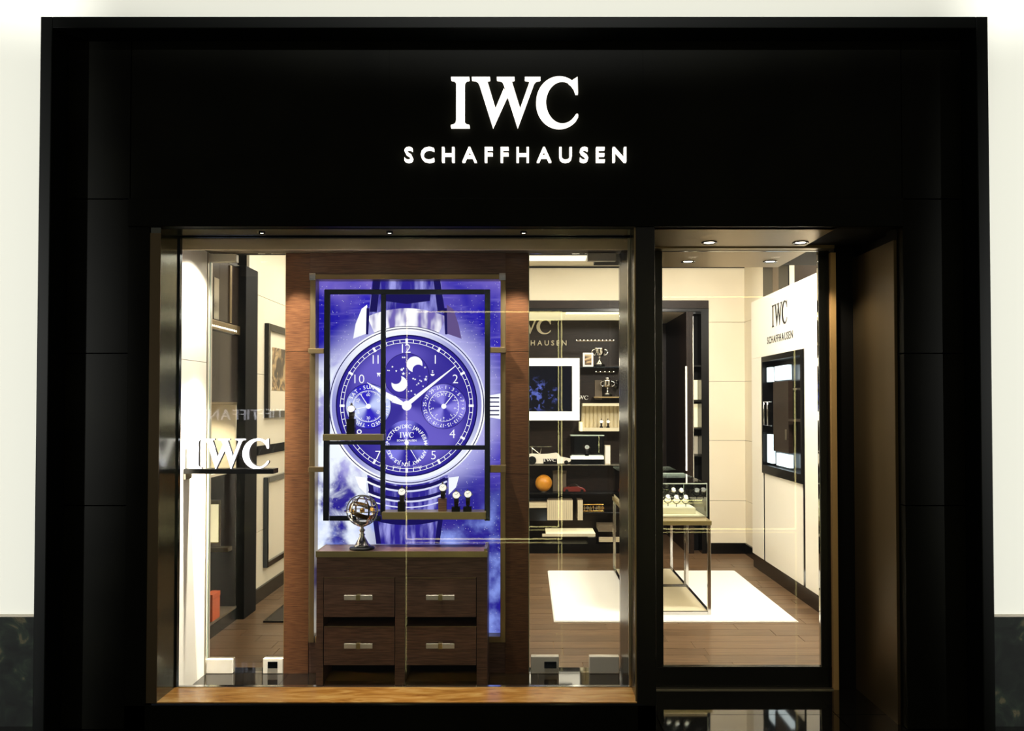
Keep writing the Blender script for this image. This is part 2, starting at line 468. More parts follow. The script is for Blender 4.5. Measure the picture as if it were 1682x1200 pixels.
# shop window glass
wn = struct('window_1')
MB().box(XL+0.003, XP0-0.002, YG-0.006, YG+0.006, SILL-0.006, SOF-0.004).build('pane', M_glass, wn)
box('channel', M_chrome, wn, XL+0.003, XP0-0.002, YG-0.014, YG+0.014, SILL-0.012, SILL+0.004, 0.001)
box('channel', M_gun, wn, XL+0.003, XP0-0.002, YG-0.012, YG+0.012, SOF-0.012, SOF)
box('edge_profile', M_gun, wn, XL-0.001, XL+0.008, YG-0.014, YG+0.014, SILL, SOF)
box('edge_profile', M_steel, wn, XP0-0.012, XP0-0.001, YG-0.012, YG+0.012, SILL, SOF-0.012)

# inner glass either side of the display wall, held by metal clamps
XWL = WY(469, 700, YI)[0]; XWR = WY(868, 700, YI)[0]
for nm, a, b, cl in (('window_2', XSIDE+0.002, XWL-0.002, [(332, 1082, 382, 1100, 0), (432, 1081, 468, 1103, 1), (340, 417, 388, 430, 0)]),
                     ('window_3', XWR+0.002, XP0-0.002, [(872, 1078, 918, 1100, 1), (968, 1078, 1017, 1100, 0), (965, 414, 1012, 428, 0)])):
    w = struct(nm)
    MB().box(a, b, YI, YI+0.01, LEDGE+0.004, SOF-0.004).build('pane', M_glass, w)
    box('glass_edge', M_edge, w, a, a+0.003, YI-0.001, YI+0.011, LEDGE+0.004, SOF-0.004)
    for x0, y0, x1, y1, lk in cl:
        X0, X1, Z0, Z1 = R(x0, y0, x1, y1, YI-0.015)
        X0 = max(X0, a+0.001); X1 = min(X1, b-0.001); Z1 = min(Z1, SOF-0.003)
        if y0 > 900: Z0 = LEDGE+0.001
        c = box('clamp', M_satin, w, X0, X1, YI-0.018, YI+0.028, Z0, Z1, 0.003)
        if lk:
            lx0, lx1, lz0, lz1 = R(440 if x0 < 600 else 894, 1086, 456 if x0 < 600 else 914, 1097, YI-0.02)
            box('lock', M_gun, c, lx0, lx1, YI-0.026, YI-0.0181, lz0, lz1, 0.002)

# display wall of the window
wm = struct('wall_middle')
YP = YI-0.01                    # veneer face
px = WY(508, 700, YP)[0]; qx = WY(830, 700, YP)[0]
zt = WY(600, 450, YP)[1]; zb = WY(600, 1055, YP)[1]; z0 = WY(600, 1108, YP)[1]
j1 = WY(600, 577, YP)[1]; j2 = WY(600, 778, YP)[1]
for a, b in ((XWL, px), (qx, XWR)):
    for lo, hi in ((z0, j2), (j2, j1), (j1, SOF-0.001)):
        box('veneer_panel', M_sapele, wm, a, b, YP, YP+0.02, lo+0.0015, hi-0.0015)
    box('edge_bead', M_brass, wm, (a-0.002 if a == XWL else b), (a if a == XWL else b+0.002), YP+0.001, YP+0.02, z0, SOF)
box('veneer_panel', M_wenge, wm, px, qx, YP+0.002, YP+0.02, zt+0.002, SOF-0.001)
box('veneer_panel', M_wenge, wm, px, qx, YP+0.012, YP+0.02, z0, zb-0.002)
box('plinth', M_matt, wm, XWL+0.01, XWR-0.01, YP+0.025, YP+0.05, LEDGE, z0)
box('carcass', M_brown, wm, XWL, XWR, YP+0.10, YP+0.12, LEDGE, SOF+0.0)
box('carcass', M_brown, wm, XWL, XWL+0.02, YP+0.02, YP+0.10, LEDGE, SOF)
box('carcass', M_brown, wm, XWR-0.02, XWR, YP+0.02, YP+0.10, LEDGE, SOF)

# shop interior shell
CEIL = 3.0
XLW, XRW, YB = -2.11, 2.28, 8.90
ce = struct('ceiling')
box('plaster', M_ceil, ce, -2.6, 2.7, 4.8, 10.4, CEIL, CEIL+0.1)
mods = [0.11, 0.55, 1.175, 1.79, 2.41, CEIL]
wl = struct('wall_left')
PY0 = WX(407, 800, XLW)[0]
for k in range(5):
    for a, b in ((PY0, 7.75), (7.75, 9.2)):
        box('wall_panel', M_cream, wl, XLW-0.04, XLW, a+0.0015, b-0.0015, mods[k]+0.002, mods[k+1]-0.002)
box('backing', M_matt, wl, XLW-0.09, XLW-0.02, PY0, 9.3, 0, CEIL)
box('wall_panel', M_cream, wl, XLW-0.04, XLW, 4.87, 5.35, 0, CEIL)
box('lining', M_cream, wl, -2.75, -2.6, 4.85, PY0, 0, CEIL)
bl = struct('baseboard_left'); box('board', M_black, bl, XLW, XLW+0.015, PY0, 8.9, 0.0, 0.11, 0.002)
# front wall inside, beside the display
wfi = struct('wall_entrance')
box('plaster', M_cream, wfi, -2.7, XSIDE-0.06, 4.86, 4.95, 0, CEIL)
box('plaster', M_cream, wfi, XD+0.03, 2.6, 4.9, 4.98, 0, CEIL)

XC0, XC1 = -0.95, WY(1165, 700, YB)[0]      # built-in display cabinet of the back wall
ZC = WY(900, 493, YB)[1]
wb = struct('wall_back')
for k in range(5):
    box('wall_panel', M_cream, wb, XC1, XRW, YB, YB+0.04, mods[k]+0.002, mods[k+1]-0.002)
    box('wall_panel', M_cream, wb, XLW, XC0, YB, YB+0.04, mods[k]+0.002, mods[k+1]-0.002)
box('wall_panel', M_cream, wb, XC0, XC1, YB, YB+0.04, ZC, CEIL-0.002)
box('backing', M_matt, wb, XC1, XRW+0.4, YB+0.03, YB+0.08, 0, CEIL)
box('backing', M_matt, wb, -2.6, XC0, YB+0.03, YB+0.08, 0, CEIL)
bb = struct('baseboard_back'); box('board', M_black, bb, XC1, XRW-0.001, YB-0.015, YB, 0, 0.11, 0.002)
box('picture_rail', M_matt, bb, XC0, XRW, YB-0.012, YB, CEIL-0.022, CEIL-0.006)
wr = struct('wall_right')
for k in range(5):
    for a, b in ((5.0, 6.5), (6.5, 7.75), (7.75, YB)):
        box('wall_panel', M_cream, wr, XRW, XRW+0.04, a+0.0015, b-0.0015, mods[k]+0.002, mods[k+1]-0.002)
box('backing', M_matt, wr, XRW+0.02, XRW+0.08, 4.9, YB+0.1, 0, CEIL)
br = struct('baseboard_right'); box('board', M_black, br, XRW-0.015, XRW, 5.0, YB-0.016, 0, 0.11, 0.002)
tr = struct('trim_2')
for a, b, m in ((7.84, 8.16, M_black), (7.37, 7.65, M_black), (5.2, 7.2, M_brown), (7.65, 7.84, M_bulk)):
    box('dark_panel', m, tr, XRW-0.012, XRW-0.001, a+0.002, b-0.002, 2.545, CEIL-0.003)

# glass door
dr = struct('door_1')
dx0, dx1 = WY(1088, 750, YDOOR)[0], WY(1345, 750, YDOOR)[0]
dz0, dz1 = WY(1200, 1093, YDOOR)[1], SOF-0.008
MB().box(dx0+0.002, dx1-0.002, YDOOR-0.006, YDOOR+0.006, dz0-0.01, dz1).build('pane', M_glass, dr)
box('bottom_rail', M_black, dr, XP1+0.002, dx1+0.058, YDOOR-0.02, YDOOR+0.02, 0.006, dz0, 0.002)
box('threshold', M_steel, dr, XP1+0.002, XB-0.03, YDOOR-0.05, YDOOR+0.05, 0.0, 0.006)
box('stile', M_black, dr, XP1+0.002, dx0, YDOOR-0.02, YDOOR+0.03, dz0, dz1, 0.002)
box('stile', M_black, dr, dx1+0.004, XB-0.029, YDOOR-0.02, YDOOR+0.03, dz0, dz1, 0.002)
box('edge_strip', M_chrome, dr, dx1-0.001, dx1+0.003, YDOOR-0.012, YDOOR+0.012, dz0, dz1)
box('top_channel', M_chrome, dr, dx0, dx1, YDOOR-0.012, YDOOR+0.012, dz1, SOF-0.006)

# recessed downlights, in the two soffits of the door and the window soffit
def downlight(loc, label, group, energy, size, r=0.042, color=WARM, tgt=None, blend=0.5, lens=M_lamp):
    x, y, z = loc
    t = thing('downlight', loc, label, 'light', group)
    MB().lathe([(r*0.66, 0.0), (r, -0.004), (r, 0.0015), (r*0.62, 0.0015), (r*0.66, 0.0)], x, y, z-0.001, 24).build('trim_ring', M_gun, t)
    MB().cyl((x, y, z-0.0015), (x, y, z-0.0004), r*0.62, n=20).build('lens', lens, t)
    tg = tgt or (x, y, 0)
    l = lamp('downlight_beam', 'SPOT', (x, y, z-0.012), tg, energy, color, spot_size=radians(size), spot_blend=blend, shadow_soft_size=0.02)
    return t
for px_, py_, what in ((1165, 398, 'front left'), (1315, 398, 'front right')):
    X, Y = WZ(px_, py_, SOF)
    downlight((X, Y, SOF), 'round recessed downlight in the soffit before the glass door, %s of four' % what, 'downlights over the door', 26, 110)
for px_, py_, what in ((1130, 429, 'rear left'), (1265, 429, 'rear right')):
    X, Y = WZ(px_, py_, SOF-0.002)
    downlight((X, Y, SOF-0.002), 'round recessed downlight in the soffit behind the glass door, %s of four' % what, 'downlights over the door', 20, 110)

# ================================================================== backlit watch poster in the window
YPO = 4.845
def PX(px, py, d):
    x, z = WY(px, py, d); return (x, d, z)
def circ(cx, cy, r, n=48, a0=0, a1=360):
    return [(cx+r*cos(radians(a0+(a1-a0)*i/n)), cy+r*sin(radians(a0+(a1-a0)*i/n))) for i in range(n if a1-a0 == 360 else n+1)]
def emi(name, build):
    m = bpy.data.materials.new(name); m.use_nodes = True; N, L = m.node_tree.nodes, m.node_tree.links; N.clear()
    o = N.new('ShaderNodeOutputMaterial'); e = N.new('ShaderNodeEmission'); e.inputs[1].default_value = 1.1; L.new(e.outputs[0], o.inputs[0])
    g = N.new('ShaderNodeNewGeometry')
    col = build(N, L, g.outputs['Position'])
    if isinstance(col, tuple): e.inputs[0].default_value = (*lin(col), 1)
    else: L.new(col, e.inputs[0])
    MATS[name] = m; return m
def math_(N, L, op, a, b=None, c=None):
    n = N.new('ShaderNodeMath'); n.operation = op
    for i, v in enumerate((a, b, c)):
        if v is None: continue
        if isinstance(v, (int, float)): n.inputs[i].default_value = v
        else: L.new(v, n.inputs[i])
    return n.outputs[0]
def mixc(N, L, f, a, b, blend='MIX'):
    n = N.new('ShaderNodeMix'); n.data_type = 'RGBA'; n.blend_type = blend; n.clamp_factor = True
    if isinstance(f, (int, float)): n.inputs[0].default_value = f
    else: L.new(f, n.inputs[0])
    for i, v in ((6, a), (7, b)):
        if isinstance(v, tuple): n.inputs[i].default_value = (*lin(v), 1)
        else: L.new(v, n.inputs[i])
    return n.outputs[2]
def smooth(N, L, v, a, b):
    n = N.new('ShaderNodeMapRange'); n.interpolation_type = 'SMOOTHSTEP'
    n.inputs[1].default_value = a; n.inputs[2].default_value = b
    L.new(v, n.inputs[0]); return n.outputs[0]
def noise(N, L, vec, scale, detail=5, scl=(1, 1, 1), rot=(0, 0, 0), dist=0.0):
    mp = N.new('ShaderNodeMapping'); mp.inputs['Scale'].default_value = scl; mp.inputs['Rotation'].default_value = rot
    n = N.new('ShaderNodeTexNoise'); n.inputs['Scale'].default_value = scale; n.inputs['Detail'].default_value = detail; n.inputs['Distortion'].default_value = dist
    L.new(vec, mp.inputs[0]); L.new(mp.outputs[0], n.inputs['Vector']); return n.outputs['Fac']
def xz(N, L, P):
    s = N.new('ShaderNodeSeparateXYZ'); L.new(P, s.inputs[0]); return s.outputs[0], s.outputs[2]
pc = WY(668, 666, YPO)
def sky_print(N, L, P):
    x, z = xz(N, L, P)
    big = noise(N, L, P, 2.2, 3, dist=0.6)
    col = mixc(N, L, smooth(N, L, big, 0.40, 0.72), (30, 22, 160), (116, 100, 196))
    deep = noise(N, L, P, 3.5, 2)
    col = mixc(N, L, smooth(N, L, deep, 0.5, 0.7), col, (30, 16, 176))
    streak = noise(N, L, P, 5, 4, (1, 1, 9), (0, radians(-38), 0))
    col = mixc(N, L, math_(N, L, 'MULTIPLY', smooth(N, L, streak, 0.5, 0.75), 0.45), col, (140, 128, 220))
    # bright glow round the watch and clouds on the left and below
    dx = math_(N, L, 'SUBTRACT', x, pc[0]); dz = math_(N, L, 'SUBTRACT', z, pc[1])
    r = math_(N, L, 'SQRT', math_(N, L, 'ADD', math_(N, L, 'MULTIPLY', dx, dx), math_(N, L, 'MULTIPLY', dz, dz)))
    glow = math_(N, L, 'MULTIPLY', smooth(N, L, r, 0.62, 0.42), 0.72)
    col = mixc(N, L, glow, col, (206, 204, 250))
    low0 = smooth(N, L, dz, -0.36, -0.52)
    col = mixc(N, L, math_(N, L, 'MULTIPLY', low0, 0.8), col, (34, 26, 132))
    side = smooth(N, L, dx, -0.02, -0.34); low = smooth(N, L, dz, 0.36, 0.10)
    cl = noise(N, L, P, 5.5, 9, dist=0.5)
    cm = math_(N, L, 'MULTIPLY', math_(N, L, 'MULTIPLY', side, low), smooth(N, L, cl, 0.38, 0.56))
    col = mixc(N, L, cm, col, (240, 246, 255))
    bot = math_(N, L, 'MULTIPLY', smooth(N, L, dz, -0.42, -0.7), smooth(N, L, noise(N, L, P, 6.5, 7), 0.45, 0.72))
    col = mixc(N, L, math_(N, L, 'MULTIPLY', bot, 0.75), col, (150, 170, 250))
    vo = N.new('ShaderNodeTexVoronoi'); vo.inputs['Scale'].default_value = 62; L.new(P, vo.inputs['Vector'])
    col = mixc(N, L, smooth(N, L, vo.outputs['Distance'], 0.13, 0.05), col, (250, 250, 255))
    return col
M_sky = emi('starry_print', sky_print)
def sheen(center, c0, c1, k=2, ph=0.0, radial=None, nz=0.0):
    cx, cz = WY(center[0], center[1], YPO)
    def f(N, L, P):
        x, z = xz(N, L, P)
        dx = math_(N, L, 'SUBTRACT', x, cx); dz = math_(N, L, 'SUBTRACT', z, cz)
        a = math_(N, L, 'ARCTAN2', dz, dx)
        s = math_(N, L, 'COSINE', math_(N, L, 'ADD', math_(N, L, 'MULTIPLY', a, float(k)), ph))
        s = smooth(N, L, s, -0.9, 1.0)
        col = mixc(N, L, s, c0, c1)
        if radial:
            r = math_(N, L, 'SQRT', math_(N, L, 'ADD', math_(N, L, 'MULTIPLY', dx, dx), math_(N, L, 'MULTIPLY', dz, dz)))
            col = mixc(N, L, smooth(N, L, r, radial[0], radial[1]), col, radial[2])
        return col
    return f
M_dial = emi('dial_print', sheen((668, 666), (56, 46, 150), (104, 92, 196), 2, 2.2, (0.30, 0.40, (40, 30, 140))))
M_sub1 = emi('subdial_print', sheen((605, 667), (48, 38, 190), (196, 206, 250), 2, -0.5))
M_sub2 = emi('subdial_print', sheen((729, 667), (62, 52, 168), (140, 132, 226), 3, 0.4))
M_sub3 = emi('subdial_print', sheen((668, 725), (40, 30, 150), (128, 124, 226), 3, 1.2))
M_subm = emi('subdial_print', lambda N, L, P: (62, 50, 158))
M_case = emi('case_print', sheen((668, 666), (212, 214, 246), (255, 255, 255), 3, 0.9))
M_case2 = emi('case_shade_print', sheen((668, 666), (140, 140, 208), (240, 243, 255), 2, 2.4))
M_pwhite = emi('white_print', lambda N, L, P: (250, 250, 255))
M_lugd = emi('lug_shade_print', lambda N, L, P: (96, 78, 132))
M_pdark = emi('indigo_print', lambda N, L, P: (22, 16, 84))
def strap_print(N, L, P):
    n = noise(N, L, P, 9, 5, (2.5, 1, 0.5))
    return mixc(N, L, smooth(N, L, n, 0.42, 0.72), (44, 34, 142), (160, 158, 232))
M_pstrap = emi('strap_print', strap_print)
def lug_print(N, L, P):
    n = noise(N, L, P, 5, 2, (3, 1, 1))
    return mixc(N, L, smooth(N, L, n, 0.4, 0.62), (112, 98, 176), (250, 248, 255))
M_plug = emi('lug_print', lug_print)

pos = thing('illuminated_poster', (WY(668, 750, YPO)[0], YPO, WY(668, 1045, YPO)[1]),
            'tall backlit poster of a blue perpetual-calendar watch under a starry sky, in a brass frame', 'poster')
lx0, lx1, lz0, lz1 = R(514, 456, 826, 1048, YPO)
box('light_box', M_matt, pos, lx0, lx1, YPO+0.002, YP+0.095, lz0, lz1)
MB().add([PX(514, 456, YPO), PX(826, 456, YPO), PX(826, 1048, YPO), PX(514, 1048, YPO)], [(0, 1, 2, 3)]).build('print_sheet', M_sky, pos)
lay = [YPO]
def layer():
    lay[0] -= 0.0005; return lay[0]
def stick(b, x0, y0, x1, y1, w0, w1, d):
    L_ = math.hypot(x1-x0, y1-y0); nx, ny = -(y1-y0)/L_, (x1-x0)/L_
    b.flat([(x0+nx*w0/2, y0+ny*w0/2), (x1+nx*w1/2, y1+ny*w1/2), (x1-nx*w1/2, y1-ny*w1/2), (x0-nx*w0/2, y0-ny*w0/2)], PX, d)
def word(b, s, x, y, h, d, ang=0.0, offset=0.0):
    """s centred on pixel x, y with capital height h, turned by ang degrees clockwise"""
    v, f = text_geo(s, offset=offset); x0, x1, y0, y1 = text_bounds(s, offset=offset)
    c = text_bounds('H', offset=offset); k = h/(c[3]-c[2]); a = radians(ang)
    pts = []
    for p in v:
        u, w = (p[0]-(x0+x1)/2)*k, -(p[1]-(c[2]+c[3])/2)*k
        pts.append(PX(x+u*cos(a)-w*sin(a), y+u*sin(a)+w*cos(a), d))
    b.add(pts, f)
def arc_word(b, s, cx, cy, r, a0, step, h, d, inward=False):
    for i, ch in enumerate(s):
        a = a0+step*i
        if ch == ' ': continue
        word(b, ch, cx+r*sin(radians(a)), cy-r*cos(radians(a)), h, d, a, 0.01)

# strap and lugs
def sector(r0, r1, a0, a1, n=14):
    return circ(668, 666, r0, n, a0, a1)+circ(668, 666, r1, n, a1, a0) if False else circ(668, 666, r0, n, a0, a1)+circ(668, 666, r1, n, a0, a1)[::-1]
d = layer()
for poly in ([(612, 459), (724, 459), (732, 520), (605, 520)], [(603, 780), (736, 780), (722, 893), (618, 893)]):
    MB().flat(poly, PX, d).build('watch_strap', M_pstrap, pos)
d = layer()
for poly in ([(613, 460), (625, 460), (619, 512), (607, 512)], [(712, 460), (723, 460), (731, 512), (719, 512)],
             [(628, 481), (668, 484), (708, 481), (706, 494), (668, 499), (630, 494)],
             [(603, 785), (611, 785), (626, 893), (618, 893)], [(728, 785), (736, 785), (722, 893), (714, 893)],
             sector(133, 139, 62, 118), sector(151, 156, 66, 114), sector(176, 196, 74, 106)):
    MB().flat(poly, PX, d).build('strap_edge', M_pdark, pos)
d = layer()
MB().flat(sector(126, 160, 246, 294), PX, d).build('end_link', M_plug, pos)
for poly in (sector(139, 142, 62, 118), sector(156, 159, 66, 114), sector(166, 168, 70, 110)):
    MB().flat(poly, PX, d).build('strap_shine', M_case, pos)
d = layer()
for poly, m in (([(603, 500), (594, 507), (584, 532), (580, 556), (601, 548)], M_case), ([(734, 500), (745, 508), (753, 532), (758, 556), (735, 548)], M_lugd),
             ([(583, 782), (602, 784), (602, 812), (590, 800)], M_case), ([(754, 782), (737, 784), (737, 812), (749, 800)], M_case2)):
    MB().flat(poly, PX, d).build('watch_lug', m, pos)
d = layer()
for poly in ([(602, 506), (607, 506), (605, 549), (601, 549)], [(729, 506), (734, 506), (735, 549), (731, 549)], sector(129, 131, 246, 294)):
    MB().flat(poly, PX, d).build('link_edge', M_pdark, pos)
# crown
d = layer(); b = MB()
b.flat([(797, 650), (822, 646), (822, 688), (797, 684)], PX, d); b.build('watch_crown', M_case, pos)
d = layer(); b = MB()
for k in range(5): b.flat([(804, 652+7*k), (820, 652+7*k), (820, 654+7*k), (804, 654+7*k)], PX, d)
tag(b.build('crown_flute', M_pdark, pos), kind='stuff')
# case and dial
MB().flat(circ(668, 666, 130, 96), PX, layer()).build('watch_case', M_case, pos)
MB().flat(circ(668, 666, 127.5, 96), PX, layer(), [circ(668, 666, 126, 96)[::-1]]).build('case_line', M_pdark, pos)
MB().flat(circ(668, 666, 123, 96), PX, layer()).build('watch_bezel', M_case2, pos)
MB().flat(circ(668, 666, 116.5, 96), PX, layer()).build('dial_edge', M_pdark, pos)
MB().flat(circ(668, 666, 114.5, 96), PX, layer()).build('watch_dial', M_dial, pos)
d = layer()
for (cx, cy, r, m) in ((668, 617, 37, M_subm), (605, 667, 37, M_sub1), (729, 667, 37, M_sub2), (668, 727, 37, M_sub3)):
    MB().flat(circ(cx, cy, r, 56), PX, d).build('subdial', m, pos)
d = layer(); b = MB()
for (cx, cy, r, w) in ((668, 617, 37.4, 0.8), (605, 667, 37.4, 0.8), (729, 667, 37.4, 0.8)):
    b.flat(circ(cx, cy, r, 56), PX, d, [circ(cx, cy, r-w, 56)[::-1]])
tag(b.build('subdial_edge', M_pdark, pos), kind='stuff')
d = layer(); b = MB()
for r0, r1 in ((109.2, 108.4), (103.8, 103.0)): b.flat(circ(668, 666, r0, 96), PX, d, [circ(668, 666, r1, 96)[::-1]])
for k in range(60):
    a = radians(6*k); s_, c_ = sin(a), -cos(a)
    if k % 5 == 0: stick(b, 668+102*s_, 666+102*c_, 668+110*s_, 666+110*c_, 4, 4, d)
    else: stick(b, 668+103*s_, 666+103*c_, 668+109*s_, 666+109*c_, 1.1, 1.1, d)
tag(b.build('minute_track', M_pwhite, pos), kind='stuff')
d = layer(); b = MB()
for s, x, y in (('12', 667, 572), ('1', 715, 590), ('2', 748, 622), ('4', 743, 712), ('5', 712, 747), ('7', 621, 747), ('8', 590, 712), ('10', 590, 622), ('11', 617, 590)):
    if s == '11': parts = (('1', x-4), ('1', x+4))
    elif s == '12': parts = (('1', x-6), ('2', x+3))
    elif s == '10': parts = (('1', x-7), ('0', x+4))
    else: parts = ((s, x),)
    for ch_, xx in parts: word(b, ch_, xx, y, 14, d, 0, -0.008); b.build('numeral', M_pwhite, pos); b = MB()
d = layer(); b = MB()
for (cx, cy, r, n) in ((605, 667, 26, 60), (729, 667, 25, 28)):
    b.flat(circ(cx, cy, r, 48), PX, d, [circ(cx, cy, r-0.7, 48)[::-1]])
    for k in range(n):
        a = 2*pi*k/n; l = 4.5 if k % 5 == 0 else 2.6
        stick(b, cx+(r-l)*sin(a), cy-(r-l)*cos(a), cx+r*sin(a), cy-r*cos(a), 0.7, 0.7, d)
for s, a in (('SUN', 0), ('SAT', -51), ('FRI', -103), ('THU', -154), ('WED', 154), ('TUE', 103), ('MON', 51)):
    arc_word(b, s, 605, 667, 31.5, a-12, 12, 6, d)
    aa = a+25.7; b.flat(circ(605+31.5*sin(radians(aa)), 667-31.5*cos(radians(aa)), 0.9, 8), PX, d)
for s, a in (('60', 0), ('10', 60), ('20', 120), ('30', 180), ('40', 240), ('50', 300)):
    word(b, s, 605+19*sin(radians(a)), 667-19*cos(radians(a)), 4.5, d, a if a in (60, 120, 240, 300) else 0)
for k, s in enumerate(('1', '3', '5', '7', '9', '11', '13', '15', '17', '19', '21', '23', '25', '27', '29', '31')):
    a = 6+22.5*k; word(b, s, 729+31.5*sin(radians(a)), 667-31.5*cos(radians(a)), 5.4, d, a, 0.01)
    aa = a+11.2; b.flat(circ(729+31.5*sin(radians(aa)), 667-31.5*cos(radians(aa)), 0.7, 6), PX, d)
arc_word(b, 'DAYS', 729, 667, 20, -27, 18, 5, d)
for k, s in enumerate('7654321'): word(b, s, 729+19*sin(radians(60+40*k)), 667-19*cos(radians(60+40*k)), 4, d, 60+40*k)
for k, s in enumerate(('DEC', 'JAN', 'FEB', 'MAR', 'APR', 'MAY', 'JUN', 'JUL', 'AUG', 'SEP', 'OCT', 'NOV')):
    arc_word(b, s, 668, 731, 31.5, 30*k-9, 9, 6, d)
word(b, 'SWISS', 652, 767, 3.6, d, 8); word(b, 'MADE', 686, 767, 3.6, d, -8)
word(b, 'S', 710.5, 610, 4.5, d, 0, 0.02)
word(b, 'N', 622, 616, 4.5, d, 0, 0.02)
word(b, SANS, 668, 723, 3.2, d, 0, 0.02)
for x in (710.5, 622): b.flat(circ(x, 614 if x > 700 else 612, 3.2, 14, 0, 180), PX, d)
tag(b.build('small_print', M_pwhite, pos), kind='stuff')
brand_letters(pos, M_pwhite, lambda a, c, dd: PX(a, 2*714-c, dd), 656.5, 679.5, 709.5, 718.5, None, None, None, None, d, d-0.0003, 'serif_print')
# moons and stars
d = layer(); b = MB()
for cx, cy, r in ((681, 598, 13), (656, 630, 13)): b.flat(circ(cx, cy, r, 32), PX, d)
rs = random.Random(5)
def star(b, x, y, r, d): b.flat([(x+(r if k % 2 == 0 else r*0.42)*sin(pi*k/5), y-(r if k % 2 == 0 else r*0.42)*cos(pi*k/5)) for k in range(10)], PX, d)
n = 0
while n < 24:
    a, r = rs.uniform(0, 360), rs.uniform(6, 34); x, y = 668+r*sin(radians(a)), 617-r*cos(radians(a))
    if min(math.hypot(x-681, y-598), math.hypot(x-656, y-630)) < 17: continue
    star(b, x, y, rs.choice((1.5, 2, 2, 3.2)), d); n += 1
tag(b.build('moon_and_star', M_pwhite, pos), kind='stuff')
d = layer()
for q in ((687, 608), (650, 621)): MB().flat(circ(*q, 9.5, 28), PX, d).build('moon_shade', M_subm, pos)
# hands
d = layer()
def hand(*segs, hub=None):
    b = MB()
    for q in segs: stick(b, *q, d)
    if hub: b.flat(circ(*hub, 28), PX, d)
    b.build('watch_hand', M_pwhite, pos)
hand((664, 664, 646, 655, 5, 12), (646, 655, 603, 628, 10, 1), hub=(668, 666, 8))
hand((671, 662, 749, 600, 7, 1.2)); hand((605, 667, 592, 647, 1.6, 1.0), hub=(605, 667, 4.2)); hand((605, 667, 583, 672, 1.2, 1.0))
hand((729, 667, 744, 648, 1.6, 1.0), hub=(729, 667, 4.2)); hand((668, 727, 684, 754, 1.6, 0.8), hub=(668, 727, 3.6))
# brass frame of the poster
YF = 4.765
def pxbox(name, m, parent, x0, y0, x1, y1, Ya, Yb, bevel=0.0):
    X0, X1, Z0, Z1 = R(x0, y0, x1, y1, Ya); return box(name, m, parent, X0, X1, Ya, Yb, Z0, Z1, bevel)
for q in ((508, 450, 517, 1055), (822, 450, 830.5, 1055), (517, 450, 822, 458.5), (517, 1045, 822, 1055)):
    pxbox('frame_bar', M_bronze, pos, *q, YF, YPO+0.003, 0.002)
for q in ((508, 448, 518, 460), (820, 448, 830.5, 460)): pxbox('frame_corner', M_chrome, pos, *q, YF-0.003, YF-0.0001, 0.001)

# ------------------------------------------------------------------ hanging metal shelf frame before the poster
YS = 4.70
sf = thing('shelf_frame', (WY(668, 800, YS)[0], YS, WY(668, 855, YS)[1]),
           'dark chrome frame with two brass shelves hung before the blue watch poster', 'shelf frame')
for q in ((531.5, 475, 541, 855), (796, 475, 805, 855), (541, 475, 796, 483)):
    pxbox('frame_bar', M_gun, sf, *q, YS, YS+0.02, 0.002)
pxbox('frame_bar', M_gun, sf, 625, 483, 633, 846, YS+0.002, YS+0.02, 0.002)
pxbox('frame_bar', M_gun, sf, 541, 847, 625, 855, YS+0.001, YS+0.02, 0.002)
pxbox('frame_bar', M_gun, sf, 541, 724, 625, 730, YS+0.003, YS+0.022, 0.002)
pxbox('frame_bar', M_gun, sf, 633, 731, 796, 738.5, YS+0.001, YS+0.02, 0.002)
for q in ((506, 572, 532, 580), (805, 570, 831, 579), (506, 767, 532, 775), (805, 764, 831, 776)):
    pxbox('bracket', M_bronze, sf, *q, YS+0.006, YF-0.0005, 0.002)
SH1 = YS-0.05
sh1 = pxbox('shelf', M_brass, sf, 530, 713, 629, 723.5, SH1, YS+0.06, 0.0015)
sh2 = pxbox('shelf', M_brass, sf, 627, 841, 798, 853, SH1, YS+0.075, 0.0015)
ZS1 = 0.0005+R(530, 713, 629, 723.5, SH1)[3]; ZS2 = 0.0005+R(627, 841, 798, 853, SH1)[3]

